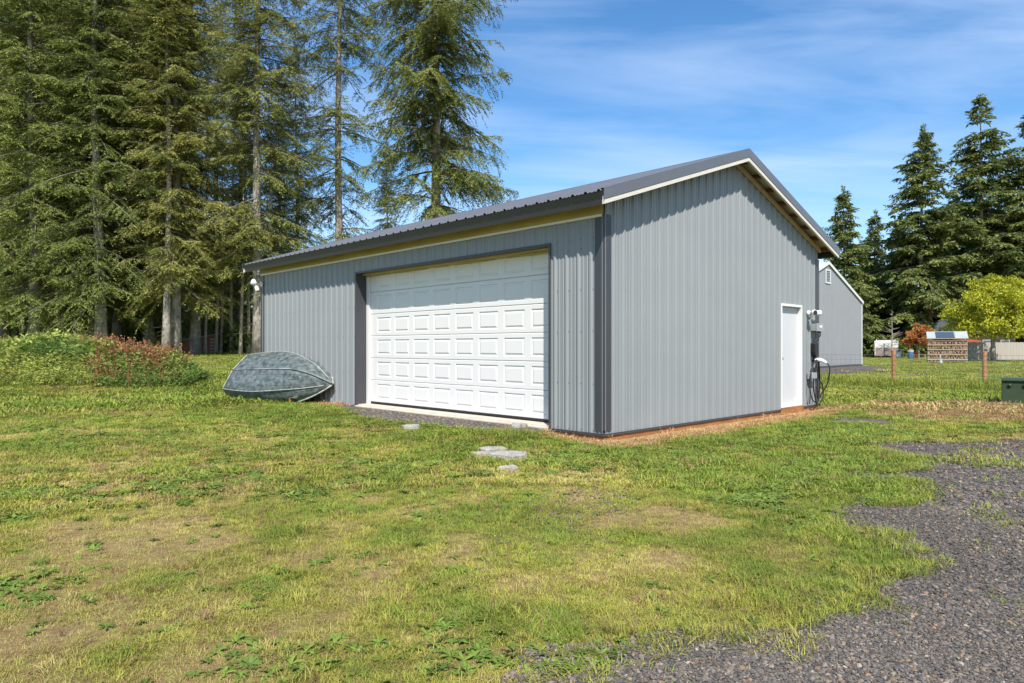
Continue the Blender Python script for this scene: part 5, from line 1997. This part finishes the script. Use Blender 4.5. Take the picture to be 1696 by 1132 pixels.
def stalk(seed, h, nl, lw, mat=M_LEAFW, seedhead=False):
    rs = np.random.RandomState(seed)
    V, F = [], []

    def quad(c, d, s, l, w):
        k = len(V)
        V.extend([c, c + d * l * 0.5 + s * w, c + d * l, c + d * l * 0.5 - s * w]); F.append((k, k + 1, k + 2, k + 3))
    for st in range(4):
        a = rs.rand() * 6.283
        base = np.array([rs.normal(0, 0.07), rs.normal(0, 0.07), 0])
        top = base + np.array([math.cos(a) * 0.12, math.sin(a) * 0.12, h * rs.uniform(0.6, 1.1)])
        s = np.array([-math.sin(a), math.cos(a), 0]) * 0.004
        k = len(V); V += [base - s, base + s, top + s * 0.5, top - s * 0.5]; F.append((k, k + 1, k + 2, k + 3))
        for j in range(nl):
            u = rs.uniform(0.1, 1.0) if not seedhead else rs.uniform(0.35, 1.0)
            c = base + (top - base) * u
            az = rs.rand() * 6.283
            d = nrm(np.array([[math.cos(az), math.sin(az), rs.uniform(-0.2, 0.9)]]))[0]
            sd = nrm(np.cross(d, rs.normal(0, 1, (1, 3))))[0]
            quad(c, d, sd, lw * (2.6 if not seedhead else 1.2) * rs.uniform(0.6, 1.2), lw * rs.uniform(0.3, 0.6))
    me = bpy.data.meshes.new('stalk')
    me.from_pydata([tuple(v) for v in V], [], F)
    me.materials.append(mat)
    return me


LUSH = np.array([0.175, 0.240, 0.034])
MIDC = np.array([0.350, 0.330, 0.060])
DRYC = np.array([0.440, 0.375, 0.135])
STRAWC = np.array([0.60, 0.41, 0.20])
BROWNC = np.array([0.27, 0.165, 0.09])


def lerp3(t, a, b, c):
    t = t[:, None]
    return np.where(t < 0.5, a + (b - a) * t * 2, b + (c - b) * (t - 0.5) * 2)


def sector(rs, r0, r1, n, half=0.82):
    r = np.sqrt(rs.uniform(r0 * r0, r1 * r1, n))
    a = rs.uniform(-half, half, n)
    return r * np.sin(a), r * np.cos(a)


STONES = ((-0.03, 8.26, 0.27), (-0.27, 8.75, 0.19), (-0.03, 7.40, 0.13), (-0.38, 8.42, 0.16), (-1.53, 10.60, 0.18), (0.11, 10.55, 0.16))


def free_of_buildings(x, y, pad=0.03):
    lx, ly = garage_local(x, y)
    ins = (lx > -pad) & (lx < GW + pad) & (ly > -pad) & (ly < GL + pad)
    slab = (lx > -0.17) & (lx < 0.1) & (ly > 0.95) & (ly < 6.55)
    on = np.zeros(np.shape(x), bool)
    for sx, sy, sr in STONES:
        on |= np.hypot(x - sx, (y - sy) * 1.0) < sr * 0.85
        on |= (np.abs(x - sx) < sr * 0.7) & (y < sy) & (y > sy - sr - 0.12)
    return ~(ins | slab | on)


def build_grass():
    rs = np.random.RandomState(77)
    protos = [tuft(1, 16, 0.04, 0.024, 0.0017, 1.3), tuft(2, 16, 0.045, 0.030, 0.0017, 1.2), tuft(3, 14, 0.04, 0.020, 0.0017, 1.6),
              tuft(4, 22, 0.05, 0.058, 0.0020, 0.9), tuft(5, 18, 0.06, 0.030, 0.0017, 2.2, flat=True),
              tuft(6, 26, 0.11, 0.034, 0.0036, 1.2), tuft(7, 26, 0.11, 0.044, 0.0038, 1.1), tuft(8, 24, 0.11, 0.034, 0.0036, 2.0, flat=True),
              tuft(9, 26, 0.30, 0.060, 0.0110, 1.0), tuft(10, 24, 0.32, 0.048, 0.0110, 1.6)]
    coll = proto_collection('grass_pieces', protos)
    PX, PY, SC_, ID, TI = [], [], [], [], []
    bands = [(2.2, 4.2, 1900, 0), (4.2, 6.5, 1300, 0), (6.5, 10, 520, 1), (10, 16, 260, 1), (16, 30, 62, 2), (30, 60, 17, 2), (60, 105, 4, 2)]
    for r0, r1, dens, lod in bands:
        area = 0.82 * (r1 * r1 - r0 * r0)
        n = int(area * dens)
        x, y = sector(rs, r0, r1, n)
        g = gravel_mask(x, y)
        d = dry_field(x, y)
        st = straw_field(x, y)
        clump = fbm(x * 4.5, y * 4.5, 61, 3)
        lx_, ly_ = garage_local(x, y)
        keep = free_of_buildings(x, y) & ((rs.rand(n) < sst(-0.1, -0.5, ly_)) | (lx_ < 0) | (ly_ > 0.1))
        pk = np.clip(1.35 - 0.8 * d + 0.9 * (clump - 0.5), 0.40, 1)
        pk = np.where(st > 0.4, 0.85, pk)
        gk = np.where(g > 0.99, 0.006 + 0.22 * sst(0.68, 0.78, fbm(x * 1.1, y * 1.1, 71, 3)), np.where(g > 0.3, 0.35, 1.0))
        keep &= rs.rand(n) < pk * gk
        x, y, d, st, g, clump = [q[keep] for q in (x, y, d, st, g, clump)]
        n = len(x)
        t = np.clip(d + rs.normal(0, 0.13, n) + 0.25 * (clump - 0.5), 0, 1)
        tint = lerp3(t, LUSH, MIDC, DRYC)
        tint = np.where((st > 0.35)[:, None] & (rs.rand(n) < 0.75 * st + 0.1)[:, None], STRAWC * rs.uniform(0.6, 1.1, (n, 1)), tint)
        br = (rs.rand(n) < 0.05 + 0.20 * d)
        tint = np.where(br[:, None], BROWNC * rs.uniform(0.7, 1.3, (n, 1)), tint)
        tint = tint * (0.50 + 0.48 * fbm(x * 0.8, y * 0.8, 44, 3) + 0.56 * fbm(x * 6.5, y * 6.5, 46, 3))[:, None]
        # taller, darker tufts here and there
        tall = (rs.rand(n) < 0.006 + 0.22 * sst(0.57, 0.72, clump) * (1 - d)) & (st < 0.3)
        if lod == 0:
            idx = rs.choice([0, 1, 2, 4], n, p=[0.32, 0.33, 0.2, 0.15]); idx = np.where(tall, 3, idx); idx = np.where(st > 0.5, 4, idx)
        elif lod == 1:
            idx = rs.choice([5, 6, 7], n, p=[0.42, 0.36, 0.22])
        else:
            idx = rs.choice([8, 9], n)
        sc = rs.uniform(0.6, 1.25, n) * (1.08 - 0.45 * d)
        sc = np.where(tall & (lod > 0), sc * 1.45, sc)
        sc = np.where(g > 0.5, sc * 1.3, sc)
        PX.append(x); PY.append(y); SC_.append(sc); ID.append(idx); TI.append(tint)
    # bright fringe tufts along the edge of the gravel
    x = rs.uniform(-0.5, 8, 26000); y = rs.uniform(2.2, 10.5, 26000)
    g = gravel_mask(x, y)
    k = (g > 0.2) & (g < 0.8) & (fbm(x * 1.4, y * 1.4, 91, 3) > 0.47)
    x, y = x[k][:2600], y[k][:2600]
    n = len(x)
    PX.append(x); PY.append(y); SC_.append(rs.uniform(0.6, 1.15, n)); ID.append(np.full(n, 3)); TI.append(lerp3(rs.uniform(0, 0.6, n), LUSH * 1.1, MIDC, DRYC))
    x = np.concatenate(PX); y = np.concatenate(PY)
    n = len(x)
    z = hz(x, y)
    o = scatter('grass', np.stack([x, y, z], 1), np.stack([rs.normal(0, 0.12, n), rs.normal(0, 0.12, n), rs.rand(n) * 6.283], 1),
                np.concatenate(SC_), np.concatenate(ID), np.concatenate(TI), coll)
    tag(o, 'short patchy green and straw-coloured lawn grass', 'grass', kind='stuff')
    print('grass instances', n)


build_grass()


def build_weeds():
    rs = np.random.RandomState(31)
    protos = [rosette(1, 8, 0.085, 0.012), rosette(2, 10, 0.10, 0.013, rise=0.6), rosette(3, 7, 0.07, 0.015, rise=0.35), rosette(4, 9, 0.16, 0.020, rise=0.7)]
    coll = proto_collection('weed_pieces', protos)
    x, y = sector(rs, 2.3, 15, 60000)
    n = len(x)
    m = fbm(x * 0.9, y * 0.9, 51, 4)
    m2 = fbm(x * 3.3, y * 3.3, 55, 3)
    lx, ly = garage_local(x, y)
    band = sst(-2.6, -1.6, lx) * sst(-0.3, -0.8, lx) * sst(-2.5, -0.5, ly) + sst(-2.4, -1.4, ly) * sst(-0.7, -1.1, ly) * (lx > -1) * (lx < 4)
    p = np.clip(sst(0.48, 0.58, m) * sst(0.50, 0.60, m2) * 0.75 + 0.022 * sst(3.0, 5.5, np.hypot(x, y)) + 0.006 + 0.16 * band * sst(0.4, 0.6, m2), 0, 1) * np.where(np.hypot(x, y) < 9, 1.0, 0.8)
    keep = (rs.rand(n) < p) & free_of_buildings(x, y, 0.1) & (gravel_mask(x, y) < 0.6) & (straw_field(x, y) < 0.4)
    x, y = x[keep], y[keep]
    n = len(x)
    tint = np.array([0.120, 0.185, 0.032]) * rs.uniform(0.7, 1.5, (n, 1)) + np.array([0.035, 0.02, 0.0]) * rs.rand(n, 1)
    o = scatter('broadleaf_weeds', np.stack([x, y, hz(x, y) + 0.004], 1), np.stack([rs.normal(0, 0.15, n), rs.normal(0, 0.15, n), rs.rand(n) * 6.283], 1),
                rs.uniform(0.34, 0.66, n) * (1 + 0.75 * sst(3.5, 8, np.hypot(x, y))), rs.choice([0, 1, 2], n, p=[0.38, 0.38, 0.24]), tint, coll)
    tag(o, 'dark green broadleaf weeds growing in patches through the lawn', 'weeds', kind='stuff')
    print('weeds', n)
    # the mound
    protos = [stalk(1, 0.46, 16, 0.030), stalk(2, 0.34, 15, 0.036), stalk(3, 0.50, 24, 0.022, seedhead=True), rosette(9, 10, 0.22, 0.030, rise=0.9), tuft(20, 26, 0.12, 0.34, 0.006, 0.6, M_LEAFW),
              stalk(5, 0.42, 8, 0.025, seedhead=True)]
    coll = proto_collection('mound_pieces', protos)
    n = 15000
    x = MOUND[0] + rs.normal(0, 3.3, n); y = MOUND[1] + rs.normal(0, 1.75, n)
    ex, ey = (x - MOUND[0]) / 4.3, (y - MOUND[1]) / 2.6
    r = np.hypot(ex, ey) + 0.35 * (fbm(x * 0.7, y * 0.7, 18, 3) - 0.5)
    keep = r < 1.12
    x, y, r = x[keep], y[keep], r[keep]
    n = len(x)
    red = sst(0.50, 0.64, fbm(x * 0.75, y * 0.75, 83, 3)) * 0.8
    red = np.maximum(red, np.exp(-(((x + 11.3) / 0.9) ** 2 + ((y - 20.8) / 1.6) ** 2)) * 1.3)
    isred = rs.rand(n) < red * 0.30
    idx = np.where(isred, rs.choice([2, 5], n), rs.choice([0, 1, 3, 4], n, p=[0.36, 0.34, 0.12, 0.18]))
    patch = fbm(x * 0.8, y * 0.8, 19, 3)
    g1, g2 = np.array([0.125, 0.20, 0.042]), np.array([0.34, 0.375, 0.080])
    tint = g1 + (g2 - g1) * np.clip((patch - 0.3) / 0.4 + rs.normal(0, 0.2, n), 0, 1)[:, None]
    tint = np.where(isred[:, None], np.array([0.36, 0.17, 0.075]) * rs.uniform(0.6, 1.25, (n, 1)), tint)
    fl = rs.rand(n) < 0.008
    tint = np.where(fl[:, None], np.array([0.62, 0.62, 0.56]), tint)
    idx = np.where(fl, 5, idx)
    sc = rs.uniform(0.75, 1.5, n) * (1.35 - 0.65 * sst(0.6, 1.1, r)) * np.where(isred, 1.15, 1) * (0.6 + 0.9 * fbm(x * 1.1, y * 1.1, 29, 2))
    sc = np.where(fl, 0.5, sc)
    o = scatter('mound_weeds', np.stack([x, y, hz(x, y)], 1), np.stack([rs.normal(0, 0.15, n), rs.normal(0, 0.15, n), rs.rand(n) * 6.283], 1), sc, idx, tint, coll)
    tag(o, 'tall green and rust-red weeds covering the mound on the left', 'weeds', kind='stuff')
    print('mound', n)
    # long grass along the wire fence and the tree line
    protos = [tuft(30, 26, 0.14, 0.30, 0.008, 0.5, M_BLADE), tuft(31, 22, 0.16, 0.22, 0.009, 0.6, M_BLADE)]
    coll = proto_collection('long_grass_pieces', protos)
    n = 2600
    t = rs.uniform(-0.6, 1.6, n)
    x1 = 13.61 + (15.81 - 13.61) * (t * 3 - 1); y1 = 24.44 - 1.5 * (t * 3 - 1) + rs.normal(-1.3, 1.0, n)
    k = fbm(x1 * 0.5, y1 * 0.5, 95, 3) > 0.42
    x1, y1 = x1[k], y1[k]
    m = 900
    x2 = rs.uniform(-32, -13, m); y2 = rs.uniform(44, 52, m)
    x = np.concatenate([x1, x2]); y = np.concatenate([y1, y2]); n = len(x)
    tint = lerp3(np.clip(rs.normal(0.2, 0.2, n), 0, 1), LUSH * 0.9, MIDC, DRYC)
    o = scatter('long_grass', np.stack([x, y, hz(x, y)], 1), np.stack([np.zeros(n), np.zeros(n), rs.rand(n) * 6.283], 1), rs.uniform(0.6, 1.2, n), rs.randint(0, 2, n), tint, coll)
    tag(o, 'longer uncut grass along the wire fence and the tree line', 'grass', kind='stuff')
    # dead weeds: straw around the gable foot and the brown patch by the utility box
    protos = [tuft(40, 16, 0.09, 0.11, 0.004, 1.6, M_BLADE, flat=True), tuft(41, 14, 0.10, 0.16, 0.004, 0.9, M_BLADE), stalk(42, 0.16, 6, 0.02, mat=M_BLADE)]
    coll = proto_collection('dead_weed_pieces', protos)
    x, y = sector(rs, 8.5, 20, 60000)
    s = straw_field(x, y)
    lx, ly = garage_local(x, y)
    k = (s > 0.25) & (rs.rand(len(x)) < s * 0.9 * np.where((ly < 0) & (lx > 0), sst(-0.12, -0.45, ly), 1)) & free_of_buildings(x, y, 0.05)
    x, y = x[k], y[k]; n = len(x)
    far = sst(4.5, 7.0, x) * sst(11, 12, y)
    tint = STRAWC * rs.uniform(0.55, 1.15, (n, 1)) * (1 - 0.35 * far[:, None]) * np.array([1, 0.93, 0.9])
    o = scatter('dead_weeds', np.stack([x, y, hz(x, y)], 1), np.stack([rs.normal(0, 0.3, n), rs.normal(0, 0.3, n), rs.rand(n) * 6.283], 1), rs.uniform(0.3, 0.75, n), rs.choice(3, n, p=[0.78, 0.12, 0.10]), tint, coll)
    tag(o, 'dead straw-coloured weeds along the garage foot and by the utility box', 'weeds', kind='stuff')
    print('dead', n)


build_weeds()


def build_gravel():
    rs = np.random.RandomState(13)
    M_PEB = tint_material('loose_gravel_stone', 0.85, 0.0, 0.1)
    protos = []
    for s in range(5):
        bm = bmesh.new()
        bmesh.ops.create_icosphere(bm, subdivisions=1, radius=1.0)
        r2 = np.random.RandomState(200 + s)
        for v in bm.verts:
            v.co *= r2.uniform(0.68, 1.15)
            v.co.z *= 0.62
            v.co.x *= 1.15
        me = bpy.data.meshes.new('pebble')
        bm.to_mesh(me); bm.free()
        me.materials.append(M_PEB)
        protos.append(me)
    coll = proto_collection('gravel_pieces', protos)
    PX, PY, SS = [], [], []
    for r0, r1, dens, s0, s1 in ((2.2, 4.0, 9000, 0.0028, 0.0066), (4.0, 6.5, 4200, 0.004, 0.008), (6.5, 13.5, 1100, 0.007, 0.013)):
        n = int(0.82 * (r1 * r1 - r0 * r0) * dens)
        x, y = sector(rs, r0, r1, n)
        g = gravel_mask(x, y)
        p = np.where(g > 0.9, 1.0, np.where(g > 0.1, 0.6, 0.0))
        bare = 0.35 * sst(0.60, 0.72, fbm(x * 0.9, y * 0.9, 66, 3)) * sst(-0.5, 1.2, x) * sst(7.5, 5.0, y)      # stray gravel in the thin grass
        p = np.maximum(p, bare)
        k = (rs.rand(n) < p) & free_of_buildings(x, y, 0.05)
        PX.append(x[k]); PY.append(y[k]); SS.append(rs.uniform(s0, s1, k.sum()) * rs.choice([0.7, 1, 1, 1.2, 1.9], k.sum()))
    x = np.concatenate(PX); y = np.concatenate(PY); s = np.concatenate(SS)   # stone radius
    n = len(x)
    pal = np.array([[0.112, 0.098, 0.086], [0.145, 0.124, 0.106], [0.080, 0.072, 0.066], [0.20, 0.160, 0.122], [0.24, 0.155, 0.092], [0.29, 0.24, 0.185], [0.120, 0.110, 0.105]])
    tint = pal[rs.choice(len(pal), n, p=[0.27, 0.25, 0.17, 0.12, 0.06, 0.04, 0.09])] * rs.uniform(0.52, 1.02, (n, 1)) * (0.75 + 0.5 * fbm(x * 0.9, y * 0.9, 47, 3))[:, None]
    o = scatter('loose_gravel', np.stack([x, y, hz(x, y) + 0.007 + s * 0.15], 1), np.stack([rs.normal(0, 0.3, n), rs.normal(0, 0.3, n), rs.rand(n) * 6.283], 1), s, rs.randint(0, 5, n), tint, coll)
    tag(o, 'loose dark grey crushed gravel on the drive and strip', 'gravel', kind='stuff')
    print('gravel', n)


build_gravel()
